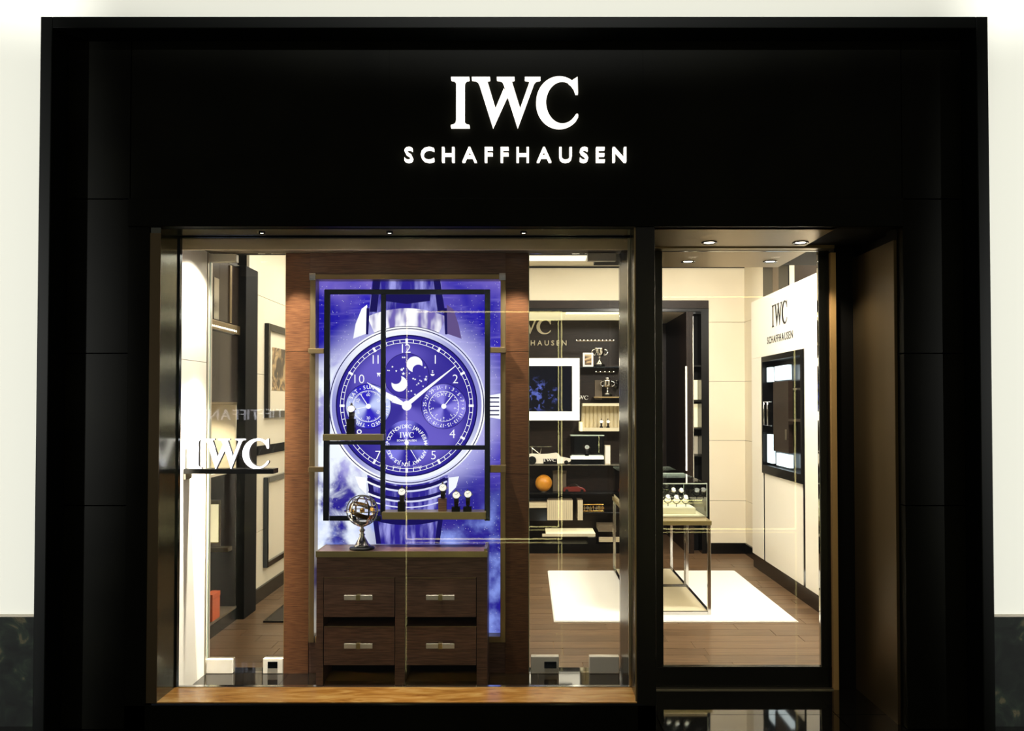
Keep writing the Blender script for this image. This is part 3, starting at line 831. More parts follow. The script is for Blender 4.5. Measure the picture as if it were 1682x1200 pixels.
# ------------------------------------------------------------------ display stands with wristwatches
def watch_stand(x, y, z, w, h, hc, label, group, mb=M_black, s=1.0):
    t = thing('watch_stand', (x, y, z), label, 'stand', group)
    box('block', mb, t, x-w/2, x+w/2, y-w/2, y+w/2, z, z+h, 0.0015*s)
    MB().cyl((x, y, z+h), (x, y, z+h+hc*0.35), 0.006*s).lathe([(0.011*s, 0), (0.011*s, 0.003*s), (0.006*s, 0.005*s)], x, y, z+h).build('post', M_gun, t)
    pts = [(x, y+0.014*s*sin(radians(a)), z+h+hc*0.35+0.034*s-0.034*s*cos(radians(a))) for a in range(0, 300, 30)]
    MB().tube(pts, 0.005*s, 6).build('clip', M_strap, t)
    return t
def wristwatch(x, y, z, r, label, group, face=M_dialw, case=M_silver, strap=M_strap):
    """z is the middle of the dial, which faces the street"""
    t = thing('wristwatch', (x, y, z-r), label, 'watch', group)
    MB().cyl((x, y-0.004, z), (x, y+0.006, z), r, r*0.94, 24).build('case', case, t)
    MB().cyl((x, y-0.0055, z), (x, y-0.0042, z), r*0.87, n=24).build('dial', face, t)
    MB().box(x+r, x+r*1.22, y-0.002, y+0.002, z-r*0.14, z+r*0.14).build('crown', case, t)
    b = MB()
    for sgn in (-1, 1):
        q = [(r*0.55, 0, 0.82), (r*0.52, 0.012, 1.15), (r*0.48, 0.03, 1.2), (r*0.46, 0.045, 0.8), (r*0.46, 0.05, 0.0)] if sgn > 0 else [(r*0.55, 0, 0.82), (r*0.52, 0.006, 1.6), (r*0.48, 0.022, 2.3), (r*0.46, 0.04, 2.2), (r*0.46, 0.05, 1.0), (r*0.46, 0.05, 0.0)]
        vs = []
        for hw, dy, dz in q:
            for e in (-1, 1):
                for th in (0, 0.002): vs.append((x+e*hw, y+dy+th, z+sgn*r*dz))
        fs = []
        for i in range(len(q)-1):
            a = i*4; fs += [(a, a+2, a+6, a+4), (a+1, a+5, a+7, a+3), (a, a+4, a+5, a+1), (a+2, a+3, a+7, a+6)]
        b.add(vs, fs)
    b.build('strap', strap, t)
    b = MB()
    for a, l in ((-55, 0.5), (40, 0.72)):
        b.box(-0.0007, 0.0007, y-0.0062, y-0.0056, 0, r*l)
        vv = b.v[-8:]; b.v[-8:] = [(x+p[0]*cos(radians(a))+p[2]*sin(radians(a)), p[1], z-p[0]*sin(radians(a))+p[2]*cos(radians(a))) for p in vv]
    b.build('hand', M_ink, t)
    t.rotation_euler.x = -radians(26)
    return t
for px_, top, bt, w_, zb_, yy, hc, where, strapm in (
        (577, 687, 712, 13.5, ZS1, YS-0.012, 0.045, 'alone on the small left brass shelf', M_strap),
        (660, 824, 840, 12, ZS2, YS-0.005, 0.045, 'left on the lower brass shelf', M_strap),
        (727, 817, 838, 13.5, ZS2, YS+0.005, 0.05, 'on the tallest brown block of the lower shelf', M_strap),
        (749, 832, 840, 13.5, ZS2, YS-0.012, 0.055, 'third from left on the lower brass shelf', M_strap),
        (768, 832, 840, 13.5, ZS2, YS-0.012, 0.06, 'at the right end of the lower brass shelf', M_strap)):
    x = WY(px_, bt, yy)[0]; w = w_*yy/F; h = (bt-top)*yy/F
    watch_stand(x, yy, zb_, w, h, hc, {577: 'tall black block stand, alone on the small left brass shelf', 660: 'black block stand at the left of the lower brass shelf', 727: 'tall brown block stand in the middle of the lower brass shelf', 749: 'low black block stand beside the tall brown one on the lower shelf', 768: 'low black block stand at the right end of the lower brass shelf'}[px_], 'watch stands in the window', M_wenge if px_ == 727 else M_black)
    r = 6.6*yy/F
    wristwatch(x+0.003, yy-0.028, zb_+h+hc+r*0.45, r, 'white-dialled wristwatch on a dark strap, '+where, 'watches in the window', strap=strapm)

# ------------------------------------------------------------------ chest of drawers
YC = 4.52
cx0, cx1, _, cz1 = R(518, 905, 801, 1120, YC)
YCB = 4.755
ch = thing('chest_of_drawers', ((cx0+cx1)/2, YC, LEDGE), 'dark wooden chest with four drawers and a brass-edged top below the watch poster', 'chest')
zt1 = WY(600, 905, YC)[1]; zt0 = WY(600, 915, YC)[1]
b = MB().box(cx0, cx1, YC, YC+0.004, zt0, zt1).box(cx0, cx0+0.004, YC+0.004, YCB, zt0, zt1).box(cx1-0.004, cx1, YC+0.004, YCB, zt0, zt1)
b.build('brass_edge', M_brass, ch, 0.001)
box('top_board', M_wenge, ch, cx0+0.004, cx1-0.004, YC+0.004, YCB, zt0, zt1-0.002)
MB().box(cx1-0.02, cx1-0.004, YC+0.01, YCB-0.01, zt1-0.002, zt1+0.012).build('top_rail', M_brass, ch, 0.001)
fx0, fx1 = cx0+0.002, cx1-0.002
yf = YC+0.012
dxs = [(531, 649), (665, 783)]; dys = [(949, 1013), (1029, 1092)]
# body panels round the drawer openings
X = lambda p, y=1000: WY(p, y, yf)[0]
Z = lambda p: WY(660, p, yf)[1]
box('side', M_wenge, ch, fx0, X(531), yf, YCB-0.004, LEDGE, zt0)
box('side', M_wenge, ch, X(783), fx1, yf, YCB-0.004, LEDGE, zt0)
box('middle_post', M_wenge, ch, X(649), X(665), yf, YCB-0.01, LEDGE, zt0)
box('upper_board', M_wenge, ch, X(531), X(649), yf, YCB-0.01, Z(948), zt0)
box('upper_board', M_wenge, ch, X(665), X(783), yf, YCB-0.01, Z(948), zt0)
box('back_board', M_matt, ch, X(531), X(783), YCB-0.009, YCB-0.005, LEDGE, zt0)
for a, b_ in dxs:
    box('bottom_board', M_brown, ch, X(a), X(b_), yf+0.03, YCB-0.01, LEDGE, LEDGE+0.03)
    for t0, t1 in dys:
        x0, x1, za, zb_ = R(a+1, t0, b_-1, t1, yf-0.004)
        d_ = box('drawer', M_wenge, ch, x0, x1, yf-0.004, yf+0.15, za, zb_, 0.001)
        box('drawer_lip', M_bronze, d_, x0, x1, yf-0.0055, yf+0.002, zb_, zb_+0.003)
        xm, zm = (x0+x1)/2, WY(660, (981 if t0 < 1000 else 1060.5), yf-0.03)[1]
        hw = 23*yf/F
        b = MB().box(xm-hw, xm+hw, yf-0.034, yf-0.022, zm-0.013, zm+0.013)
        b.build('handle_bar', M_acryl, d_, 0.002)
        MB().box(xm-0.011, xm+0.011, yf-0.038, yf-0.0041, zm-0.015, zm+0.015).build('handle_post', M_brass, d_, 0.002)

# ------------------------------------------------------------------ armillary sphere
ya = 4.60
ax, az = WY(595, 838, ya); R_ = 25*ya/F
ar = thing('armillary_sphere', (ax, ya, zt1-0.002), 'silver armillary sphere of nested rings on a dark round foot, on the chest', 'armillary sphere')
zbase = zt1-0.0017
MB().lathe([(0, 0), (0.066, 0), (0.068, 0.006), (0.064, 0.012), (0.054, 0.016), (0, 0.017)], ax, ya, zbase, 36).build('foot', M_black, ar)
hst = (az-R_)-zbase-0.017
MB().lathe([(0, 0), (0.046, 0.0), (0.044, 0.006), (0.036, 0.012), (0.026, 0.03), (0.017, 0.045), (0.013, 0.055), (0.017, 0.062), (0.010, 0.068), (0.012, 0.078), (0.018, 0.084), (0.010, 0.092), (0.008, hst*0.9), (0.014, hst), (0, hst+0.002)], ax, ya, zbase+0.017, 24).build('stem', M_silver, ar)
rot = lambda a, ax_: Matrix.Rotation(radians(a), 3, ax_)
C_ = (ax, ya, az)
MB().ring(C_, R_*1.08, 0.014, 0.004, None, 48).build('horizon_ring', M_silver, ar)
MB().ring(C_, R_, 0.006, 0.013, rot(90, 'X'), 48).build('meridian_ring', M_silver, ar)
for k in range(2): MB().ring(C_, R_*0.93, 0.004, 0.008, rot(52+76*k, 'Z') @ rot(90, 'X'), 44).build('colure_ring', M_silver, ar)
MB().ring(C_, R_*0.86, 0.004, 0.024, rot(23, 'Y') @ rot(14, 'X'), 44).build('ecliptic_band', M_gold, ar)
for q in (0.52, -0.52): MB().ring((ax+0.02*q, ya, az+R_*q), R_*0.76, 0.004, 0.007, rot(12, 'Y') @ rot(10, 'X'), 40).build('tropic_ring', M_silver, ar)
MB().cyl((ax-0.028, ya, az-R_*0.94), (ax+0.028, ya, az+R_*0.94), 0.002, n=8).build('axis', M_silver, ar)
MB().sphere(C_, 0.014, 16).build('inner_globe', M_gold, ar)
MB().lathe([(0.0, -0.004), (0.03, 0.008), (0.05, 0.03), (0.048, 0.031), (0.028, 0.011), (0, 0.002)], ax, ya, az-R_*1.0-0.006, 24).build('cradle', M_silver, ar)

# ------------------------------------------------------------------ lit letters on their shelf at the left of the window
YL = 4.47
sx0, sx1, sz0, sz1 = R(293, 770, 449, 778, YL-0.02)
ls = thing('letter_shelf', (sx0, YL, sz0), 'narrow black shelf fixed to the pale side panel, carrying white letters', 'shelf')
box('board', M_black, ls, XSIDE+0.0005, sx1, YL-0.02, YL+0.07, sz0, sz1, 0.001)
MB().box(XSIDE+0.0005, XSIDE+0.012, YL-0.016, YL+0.066, sz0-0.03, sz0-0.0002).build('bracket', M_steel, ls, 0.001)
lt = thing('shop_letters', (WY(375, 745, YL)[0], YL, sz1), 'three glowing white serif letters standing on the narrow black shelf', 'letters')
l0, l1, m0, m1 = R(311, 720.5, 441, 769, YL)
brand_letters(lt, M_letterw, XZ, l0, l1, sz1+0.0003, m1, None, None, None, None, YL, YL+0.012)
for k in 'IWC':
    b = MB(); s = (l1-l0)/2.588
    for poly in SERIF[k]: b.prism([(l0+a*s, sz1+0.0003+c*(m1-sz1)) for a, c in poly], XZ, YL+0.0125, YL+0.035)
    b.build('letter_return', M_ink, lt)

# ------------------------------------------------------------------ illuminated shop sign on the facade
sg = thing('shop_sign', (WY(845, 200, Y0)[0], Y0, WY(845, 266, Y0)[1]), 'illuminated white two-line lettering mounted high on the black facade', 'sign')
a0, a1, b0, b1 = R(740.5, 126, 950, 208, Y0-0.03)
c0, c1, e0, e1 = R(664, 241, 1029, 265, Y0-0.03)
brand_letters(sg, M_sign, XZ, a0, a1, b0, b1, c0, c1, e0, e1, Y0-0.03, Y0-0.0005)

# window soffit downlights washing the display wall, poster and side panel; the rear panel one is added
for px_, yy, tgx, tgz, en, sz, where in ((478, 4.415, -1.79, 0.45, 560, 42, 'front one of two aimed at the pale panel'), (478, 4.60, -1.79, 0.45, 480, 42, 'rear one of two, added to soften the shelf shadow on the pale panel'), (395, 4.52, -1.79, 1.2, 52, 120, 'far left above the pale panel'), (489, 4.62, None, 0.7, 48, 66, 'above the left strip of veneer'),
        (585, 4.42, None, 0.3, 44, 116, 'above the left half of the poster'), (715, 4.42, None, 0.3, 44, 116, 'above the right half of the poster'), (850, 4.62, None, 0.7, 48, 66, 'above the right strip of veneer')):
    x = WY(px_, 430, yy+0.15)[0]
    tg = (tgx if tgx is not None else x, YP if tgx is None and abs(yy-4.62) < 0.01 else (4.42 if tgx is None else yy), tgz)
    downlight((x, yy, SOF), 'small recessed downlight in the window soffit, '+where, 'downlights over the window', en, sz, 0.03, SOFT, tg, 0.6 if sz == 42 else 0.5)

for px_, where in ((430, 'left'), (640, 'middle'), (860, 'right')):
    x = WY(px_, 380, 4.21)[0]
    downlight((x, 4.21, SOF-0.0045), 'tiny recessed downlight over the window sill, '+where+' one of three', 'downlights over the window sill', 62 if px_ == 640 else 44, 62, 0.016, WARM, (x, 4.2, 0), 0.9)

# ================================================================== LEFT SIDE OF THE SHOP
def sidebox(name, m, parent, px0, y0, px1, y1, Xp, dx, bevel=0.0, zpx=None):
    """a slab on a wall x = Xp seen between pixel columns px0 and px1; top and bottom rows y0, y1 read at column zpx"""
    zp = (px0+px1)/2 if zpx is None else zpx
    ya_, yb_ = WX(px0, 700, Xp)[0], WX(px1, 700, Xp)[0]
    za, zb_ = WX(zp, y1, Xp)[1], WX(zp, y0, Xp)[1]
    return box(name, m, parent, Xp, Xp+dx, ya_, yb_, za, zb_, bevel)

# built-in dark cabinet
LCX = -2.09
yA, yB2 = 5.36, WX(390, 900, LCX)[0]
lc = thing('wall_cabinet', (LCX-0.2, yA, 0), 'tall dark cabinet built into the left wall, with glass doors and lit niche', 'cabinet')
zz = lambda p: 1.55-(p-664)/237.0
box('post', M_matt, lc, LCX-0.4, LCX+0.05, yB2, PY0-0.006, 0, 2.56, 0.004)
box('post', M_black, lc, LCX-0.4, LCX, yA, yA+0.05, 0, 2.56, 0.004)
box('plinth', M_black, lc, LCX-0.4, LCX, yA+0.05, yB2-0.001, 0, 0.085, 0.003)
box('bottom_board', M_bulk, lc, LCX-0.4, LCX-0.004, yA+0.05, yB2-0.001, 0.085, 0.1)
box('back_panel', M_brown, lc, LCX-0.42, LCX-0.4, yA, PY0, 0.0, 2.62)
box('end_panel', M_brown, lc, LCX-0.395, LCX-0.01, yB2-0.02, yB2-0.001, 0.1, 2.54)
box('top_board', M_black, lc, LCX-0.4, LCX, yA+0.05, yB2-0.001, 2.54, 2.56)
box('cornice', M_bronze, lc, LCX-0.02, LCX+0.01, yA+0.05, yB2-0.001, zz(545), zz(530), 0.003)
gdz0, gdz1 = zz(664), zz(545)
for k in range(2):
    a = yA+0.05+(yB2-yA-0.05)*k/2; b_ = yA+0.05+(yB2-yA-0.05)*(k+1)/2
    box('glass_door', M_brglass, lc, LCX-0.016, LCX-0.004, a+0.002, b_-0.002, gdz0+0.004, gdz1-0.002)
    box('glass_door', M_brglass, lc, LCX-0.016, LCX-0.004, a+0.002, b_-0.002, zz(528), 2.538)
box('mirror_strip', M_chrome, lc, LCX-0.004, LCX-0.001, WX(352, 500, LCX)[0], WX(360, 500, LCX)[0], zz(528), zz(462))
box('door_edge', M_bronze, lc, LCX-0.004, LCX+0.004, WX(377, 500, LCX)[0], WX(380, 500, LCX)[0], zz(528), 2.53)
ledr = box('led_rail', M_gun, lc, LCX-0.003, LCX+0.008, yA+0.06, yB2-0.03, zz(546.5), zz(545)-0.0005)
b = MB()
for k in range(14): b.box(LCX+0.008, LCX+0.011, 5.62+k*0.036, 5.62+k*0.036+0.012, zz(541), zz(538.5))
tag(b.build('led_row', M_lamp, lc), kind='stuff')
box('niche_shelf', M_bronze, lc, LCX-0.4, LCX-0.003, yA+0.05, yB2-0.021, zz(664), zz(660))
box('niche_side', M_cream, lc, LCX-0.39, LCX-0.006, yB2-0.034, yB2-0.0205, zz(775), zz(664)-0.001)
box('niche_back', M_cream, lc, LCX-0.399, LCX-0.39, yA+0.05, yB2-0.034, zz(775), zz(664)-0.001)
box('niche_floor', M_cream, lc, LCX-0.39, LCX-0.006, yA+0.05, yB2-0.034, zz(779), zz(775)-0.001)
nl = thing('puck_light', (LCX-0.15, 5.85, zz(664)-0.012), 'small round puck light under the niche top in the left cabinet', 'light')
MB().cyl((LCX-0.15, 5.85, zz(664)-0.012), (LCX-0.15, 5.85, zz(664)-0.0005), 0.03, n=20).build('housing', M_chrome, nl)
MB().cyl((LCX-0.15, 5.85, zz(664)-0.014), (LCX-0.15, 5.85, zz(664)-0.0121), 0.022, n=20).build('lens', M_lamp, nl)
lamp('niche_beam', 'SPOT', (LCX-0.15, 5.85, zz(664)-0.02), (LCX-0.2, 6.0, 1.0), 16, WARM, spot_size=radians(120), spot_blend=0.6, shadow_soft_size=0.03)
# pale display case standing in the lower part
dc = thing('standing_picture', (LCX-0.2, 5.75, 0.55), 'small lit cream picture standing in the lower left cabinet', 'picture')
fy = yB2-0.05
fx0_, fx1_ = WY(345, 860, fy)[0], WY(362, 860, fy)[0]
box('panel', M_glowcream, dc, fx0_-0.02, fx1_-0.012, fy, fy+0.01, zz(898), zz(834), 0.001)
for q in ((fx1_-0.010, fx1_, zz(905), zz(826)), (fx0_-0.02, fx1_-0.0105, zz(833), zz(826)), (fx0_-0.02, fx1_-0.0105, zz(905), zz(899))):
    box('frame_bar', M_bronze, dc, q[0], q[1], fy-0.012, fy+0.012, q[2], q[3], 0.002)
box('support_shelf', M_bronze, lc, LCX-0.395, LCX-0.03, fy-0.06, yB2-0.021, zz(912), zz(905)-0.0005)
ob = thing('orange_box', (LCX-0.1, 5.7, 0.1), 'upright orange box standing on the bottom board of the left cabinet', 'box')
o0, o1 = WY(348, 1000, 5.8)[0], WY(357, 1000, 5.8)[0]
box('body', M_orange, ob, o0-0.02, o1-0.004, 5.72, 5.86, 0.1002, 0.245, 0.002)
box('lid', M_orange, ob, o0-0.022, o1-0.002, 5.718, 5.862, 0.246, 0.28, 0.002)

# picture on the left wall, with its frame, mount and print
py0, py1 = WX(434, 600, XLW)[0], 8.35
zt_ = WX(434, 530, XLW)[1]; zb_ = WX(434, 686, XLW)[1]
pc_ = thing('framed_picture', (XLW, py0, zb_), 'large black-framed sepia picture with a cream mount, on the cream left wall', 'picture')
fw = 0.055
for q in ((py0, py0+fw, zb_, zt_), (py1-fw, py1, zb_, zt_), (py0+fw, py1-fw, zb_, zb_+fw), (py0+fw, py1-fw, zt_-fw, zt_)):
    box('frame_bar', M_black, pc_, XLW+0.0005, XLW+0.035, *q, 0.003)
box('mount', M_cream, pc_, XLW+0.001, XLW+0.012, py0+fw, py1-fw, zb_+fw, zt_-fw)
def sepia(N, L, P): pass
M_print = mat('sepia_print', (120, 90, 60), 0.3)
N_, L_, B_ = nodes(M_print)
g_ = N_.new('ShaderNodeNewGeometry')
nn = noise(N_, L_, g_.outputs['Position'], 2.0, 3, (1, 1, 1), dist=2.6)
rp = ramp(N_, [(0.0, (40, 28, 18)), (0.38, (52, 36, 22)), (0.47, (196, 164, 116)), (0.5, (48, 34, 22)), (0.57, (150, 116, 76)), (0.62, (216, 190, 146)), (0.68, (70, 50, 32))])
L_.new(nn, rp.inputs[0]); L_.new(rp.outputs[0], B_.inputs['Base Color'])
mw = 0.17
box('print', M_print, pc_, XLW+0.013, XLW+0.015, py0+fw+0.12, py1-fw-0.1, zb_+fw+mw, zt_-fw-mw*0.75)

# black screen slot and the framed cream panel below it
sl = thing('wall_screen', (XLW, 6.7, 1.2), 'long narrow black screen set low on the cream left wall under the picture', 'screen')
s0 = WX(419, 740, XLW)[0]
zs0, zs1 = WX(419, 748, XLW)[1], WX(419, 733, XLW)[1]
box('casing', M_matt, sl, XLW+0.0005, XLW+0.02, s0, s0+1.5, zs0, zs1, 0.002)
box('glass', M_matt, sl, XLW+0.0205, XLW+0.022, s0+0.01, s0+1.49, zs0+0.01, zs1-0.01)
cp = thing('framed_cream_panel', (XLW, 6.8, 0.3), 'plain cream panel in a polished dark frame, low on the left wall', 'picture')
p0 = WX(432, 850, XLW)[0]; p1 = p0+1.35
pz0, pz1 = WX(432, 932, XLW)[1], WX(432, 784, XLW)[1]
fw = 0.045
for q in ((p0, p0+fw*0.6, pz0, pz1), (p1-fw, p1, pz0, pz1), (p0+fw*0.6, p1-fw, pz0, pz0+fw), (p0+fw*0.6, p1-fw, pz1-fw, pz1)):
    box('frame_bar', M_gun, cp, XLW+0.0005, XLW+0.04, *q, 0.004)
box('panel', M_cream, cp, XLW+0.001, XLW+0.018, p0+fw*0.6, p1-fw, pz0+fw, pz1-fw)
dm = thing('door_mat', (-1.6, 6.6, 0.001), 'dark grey floor mat lying beside the left wall', 'mat')
m0_, m1_ = WZ(432, 1020, 0.01)
box('pile', M_mat, dm, m0_+0.02, m0_+1.0, m1_+0.02, m1_+0.78, 0.0012, 0.011)
for q in ((m0_, m0_+1.02, m1_, m1_+0.02), (m0_, m0_+1.02, m1_+0.78, m1_+0.80), (m0_, m0_+0.02, m1_+0.0201, m1_+0.7799), (m0_+1.0, m0_+1.02, m1_+0.0201, m1_+0.7799)):
    box('border', M_black, dm, q[0], q[1], q[2], q[3], 0.0012, 0.012)

# ================================================================== RUG AND SHOWCASES
r0 = WZ(912, 1019, 0.012); r1 = WZ(1307.5, 1018, 0.012); r2 = WZ(900, 936.5, 0.012); r3 = WZ(1207, 936.5, 0.012)
rx0, rx1 = (r0[0]+r2[0])/2, (r1[0]+r3[0])/2
rg = thing('rug', ((rx0+rx1)/2, r0[1], 0.001), 'large plain white rectangular rug under the glass showcases', 'rug')
box('pile', M_rug, rg, rx0, rx1, r0[1], r2[1], 0.0012, 0.012, 0.003)
box('binding', M_white, rg, rx0-0.006, rx1+0.006, r0[1]-0.006, r2[1]+0.006, 0.0010, 0.006)

RZ = 0.0122
TX0, TX1 = 0.80, WY(1168, 950, 6.27)[0]
TZ = WY(1130, 851, 6.27)[1]; GZ = WY(1130, 795, 6.27)[1]
def showcase(y0, y1, label):
    t = thing('showcase', ((TX0+TX1)/2, y0, RZ), label, 'showcase', 'glass showcases on the rug')
    e = 0.024
    for x in (TX0, TX1-e):
        for y in (y0, y1-e): box('leg', M_brass if False else M_chrome, t, x, x+e, y, y+e, RZ, TZ-0.05, 0.002)
    for q in ((TX0+e, TX1-e, y0, y0+e), (TX0+e, TX1-e, y1-e, y1), (TX0, TX0+e, y0+e, y1-e), (TX1-e, TX1, y0+e, y1-e)):
        box('base_rail', M_chrome, t, *q, RZ, RZ+e, 0.002)
    box('base_shelf', M_sand, t, TX0+e, TX1-e, y0+e, y1-e, RZ+0.008, RZ+0.018)
    box('table_frame', M_brass, t, TX0-0.006, TX1+0.006, y0-0.006, y1+0.004, TZ-0.05, TZ-0.018, 0.002)
    box('case_floor', M_sand, t, TX0+0.01, TX1-0.03, y0+0.01, y1-0.01, TZ-0.0178, TZ+0.012, 0.001)
    gx0, gx1, gy0, gy1 = TX0+0.004, TX1-0.025, y0+0.003, y1-0.003
    for q in ((gx0, gx1, gy0, gy0+0.004), (gx0, gx1, gy1-0.004, gy1), (gx0, gx0+0.004, gy0+0.004, gy1-0.004), (gx1-0.004, gx1, gy0+0.004, gy1-0.004)):
        box('glass_pane', M_casegl, t, *q, TZ+0.0125, GZ)
    box('glass_top', M_casegl, t, gx0, gx1, gy0, gy1, GZ+0.0003, GZ+0.008)
    for q in ((gx0, gx1, gy0-0.001, gy0+0.001), (gx0, gx1, gy1-0.001, gy1+0.001)): box('top_edge', M_edge, t, *q, GZ+0.0005, GZ+0.0085)
    for x in (gx0, gx1-0.004): box('corner_edge', M_edge, t, x, x+0.004, gy0-0.0008, gy0+0.003, TZ+0.013, GZ)
    return t
showcase(6.27, 7.16, 'nearer glass-topped showcase on a square chrome frame, on the white rug')
showcase(7.20, 7.93, 'farther glass-topped showcase on a chrome frame, behind the near one')
def tray(x0, x1, y0, y1, h, label):
    t = thing('display_tray', ((x0+x1)/2, y0, TZ+0.0125), label, 'tray', 'cream trays in the showcases')
    box('body', M_sand, t, x0, x1, y0, y1, TZ+0.0125, TZ+0.0125+h, 0.002)
    box('pad', M_cream, t, x0+0.008, x1-0.008, y0+0.008, y1-0.008, TZ+0.0127+h, TZ+0.0165+h, 0.001)
    return TZ+0.0166+h
tz1 = tray(0.98, 1.27, 6.42, 6.62, 0.045, 'cream tray with clip-mounted watches at the front of the near showcase')
tz2 = tray(0.84, 1.30, 6.86, 7.10, 0.05, 'wide cream tray at the back of the near showcase')
tz3 = tray(0.86, 1.30, 7.35, 7.75, 0.05, 'cream tray in the farther showcase')
def clip_watch(x, y, z, label, s=1.0):
    t = thing('watch_clip', (x, y, z), 'slim dark c-shaped clip stand, '+label, 'stand', 'watch clips in the showcases')
    MB().cyl((x, y, z), (x, y, z+0.022*s), 0.0028*s, n=8).build('post', M_gun, t)
    pts = [(x+0.026*s*sin(radians(a)), y, z+0.047*s-0.026*s*cos(radians(a))) for a in range(-110, 111, 20)]
    MB().tube(pts, 0.0032*s, 6).build('arc', M_strap, t)
    w = thing('wristwatch', (x, y, z+0.05*s), 'silver wristwatch with cream dial, '+label, 'watch', 'watches in the showcases')
    M = Matrix.Rotation(radians(50), 3, 'X')
    c = Vector((x, y-0.004, z+0.062*s)); ax2 = Vector((0.25, -0.75, 0.6)).normalized()
    MB().cyl(c-ax2*0.005, c+ax2*0.005, 0.019*s, 0.018*s, 20).build('case', M_silver, w)
    MB().cyl(c+ax2*0.0052, c+ax2*0.006, 0.016*s, n=20).build('dial', M_dialw, w)
    b = MB(); u = ax2.orthogonal().normalized()
    for sg_ in (-1, 1):
        p = [c+Vector((0.012*sg_*q, 0.008*q, 0.004-0.014*q))*s+Vector((sg_*0.012*s, 0, 0)) for q in (0, 0.7, 1.3, 1.8)]
        b.tube(p, 0.0055*s, 6)
    b.build('strap', M_strap, w)
for i, (x, y, z, lb) in enumerate(((1.075, 6.5, tz1, 'left on the front tray'), (1.135, 6.47, tz1, 'second on the front tray'), (1.205, 6.47, tz1, 'right on the front tray'),
                     (1.0, 6.95, tz2, 'left on the rear tray of the near showcase'), (1.09, 6.98, tz2, 'second on the rear tray of the near showcase'), (1.2, 6.98, tz2, 'third on the rear tray of the near showcase'), (1.26, 6.95, tz2, 'right on the rear tray of the near showcase'),
                     (1.02, 7.5, tz3, 'left on the tray of the farther showcase'), (1.22, 7.5, tz3, 'right on the tray of the farther showcase'))):
    clip_watch(x, y, z, lb, 1.15)
# ================================================================== RIGHT DISPLAY UNIT
XU = 2.17
uy0, uy1 = 5.2, WX(1235, 700, XU)[0]
ut = WX(1290, 471, XU)[1]
un = thing('display_unit', (XU, uy0, 0), 'tall cream display unit along the right wall with black lettering and dark niche', 'display unit')
na, nb = WX(1319.5, 700, XU)[0], WX(1253, 700, XU)[0]
nz1 = WX(1285, 579.5, XU)[1]; nz0 = WX(1285, 785, XU)[1]
e0_, e1_ = WX(1320, 900, XU)[0], WX(1256, 900, XU)[0]
BK = XU+0.105
box('header_panel', M_bright, un, XU, BK, uy0, uy1, nz1+0.001, ut, 0.002)
box('side_panel', M_bright, un, XU, BK, uy0, na-0.03, 0.13, nz1, 0.002)
box('side_panel', M_bright, un, XU, BK, nb+0.002, uy1, 0.13, nz1, 0.002)
box('lower_panel', M_bright, un, XU, BK, na+0.03, nb-0.05, 0.13, nz0-0.001, 0.002)
for y in (na, nb-0.02): box('metal_strip', M_gun, un, XU+0.004, BK, y-0.028, y+0.028, 0.13, nz0-0.002, 0.002)
box('plinth', M_black, un, XU+0.006, BK, uy0, uy1-0.01, 0, 0.128, 0.002)
nf = 0.035
for q in ((na, na+nf, nz0, nz1), (nb-nf, nb, nz0, nz1), (na+nf, nb-nf, nz0, nz0+nf*2.2), (na+nf, nb-nf, nz1-nf*1.4, nz1)):
    box('niche_frame', M_black, un, XU-0.012, BK-0.02, *q, 0.003)
box('niche_back', M_black, un, BK-0.03, BK-0.01, na, nb, nz0, nz1)
iy = lambda p: WX(p, 680, XU+0.03)[0]
iz = lambda p, px_: WX(px_, p, XU+0.03)[1]
sd = box('small_door', M_brown, un, XU+0.02, XU+0.06, iy(1297), iy(1272), iz(742, 1284), iz(626, 1284), 0.002)
box('lock_plate', M_steel, sd, XU+0.015, XU+0.0199, iy(1294.5), iy(1292), iz(722, 1293), iz(705, 1293))
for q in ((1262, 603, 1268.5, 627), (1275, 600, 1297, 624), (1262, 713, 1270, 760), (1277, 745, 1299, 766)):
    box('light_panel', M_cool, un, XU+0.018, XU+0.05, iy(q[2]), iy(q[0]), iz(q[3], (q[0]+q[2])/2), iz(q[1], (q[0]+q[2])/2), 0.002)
b = MB(); hy0, hy1, hz0, hz1 = iy(1270), iy(1264), iz(698, 1267), iz(660, 1267)
b.tube([(XU+0.018, hy0, hz0), (XU-0.02, hy0, hz0), (XU-0.02, hy0, hz1), (XU+0.018, hy0, hz1)], 0.007, 8)
b.tube([(XU+0.018, hy1, hz0), (XU-0.02, hy1, hz0), (XU-0.02, hy1, hz1), (XU+0.018, hy1, hz1)], 0.007, 8)
b.build('pull_handle', M_chrome, un)
box('niche_shelf', M_steel, un, XU-0.002, BK-0.031, iy(1316), iy(1309), iz(640, 1312), iz(637, 1312))
box('niche_shelf', M_brown, un, XU-0.002, BK-0.031, na+nf, iy(1300), iz(692, 1310), iz(688, 1310))
# lettering on the unit: reads from far to near
SZ = lambda a, c, dd: (dd, -a, c)
ya0, ya1 = WX(1268, 520, XU)[0], WX(1293, 520, XU)[0]
yb0, yb1 = WX(1260.5, 554, XU)[0], WX(1302.5, 554, XU)[0]
brand_letters(un, M_ink, SZ, -ya0, -ya1, WX(1280, 534, XU)[1], WX(1280, 497, XU)[1], -yb0, -yb1, WX(1281, 560, XU)[1], WX(1281, 548, XU)[1], XU-0.0025, XU-0.0003)

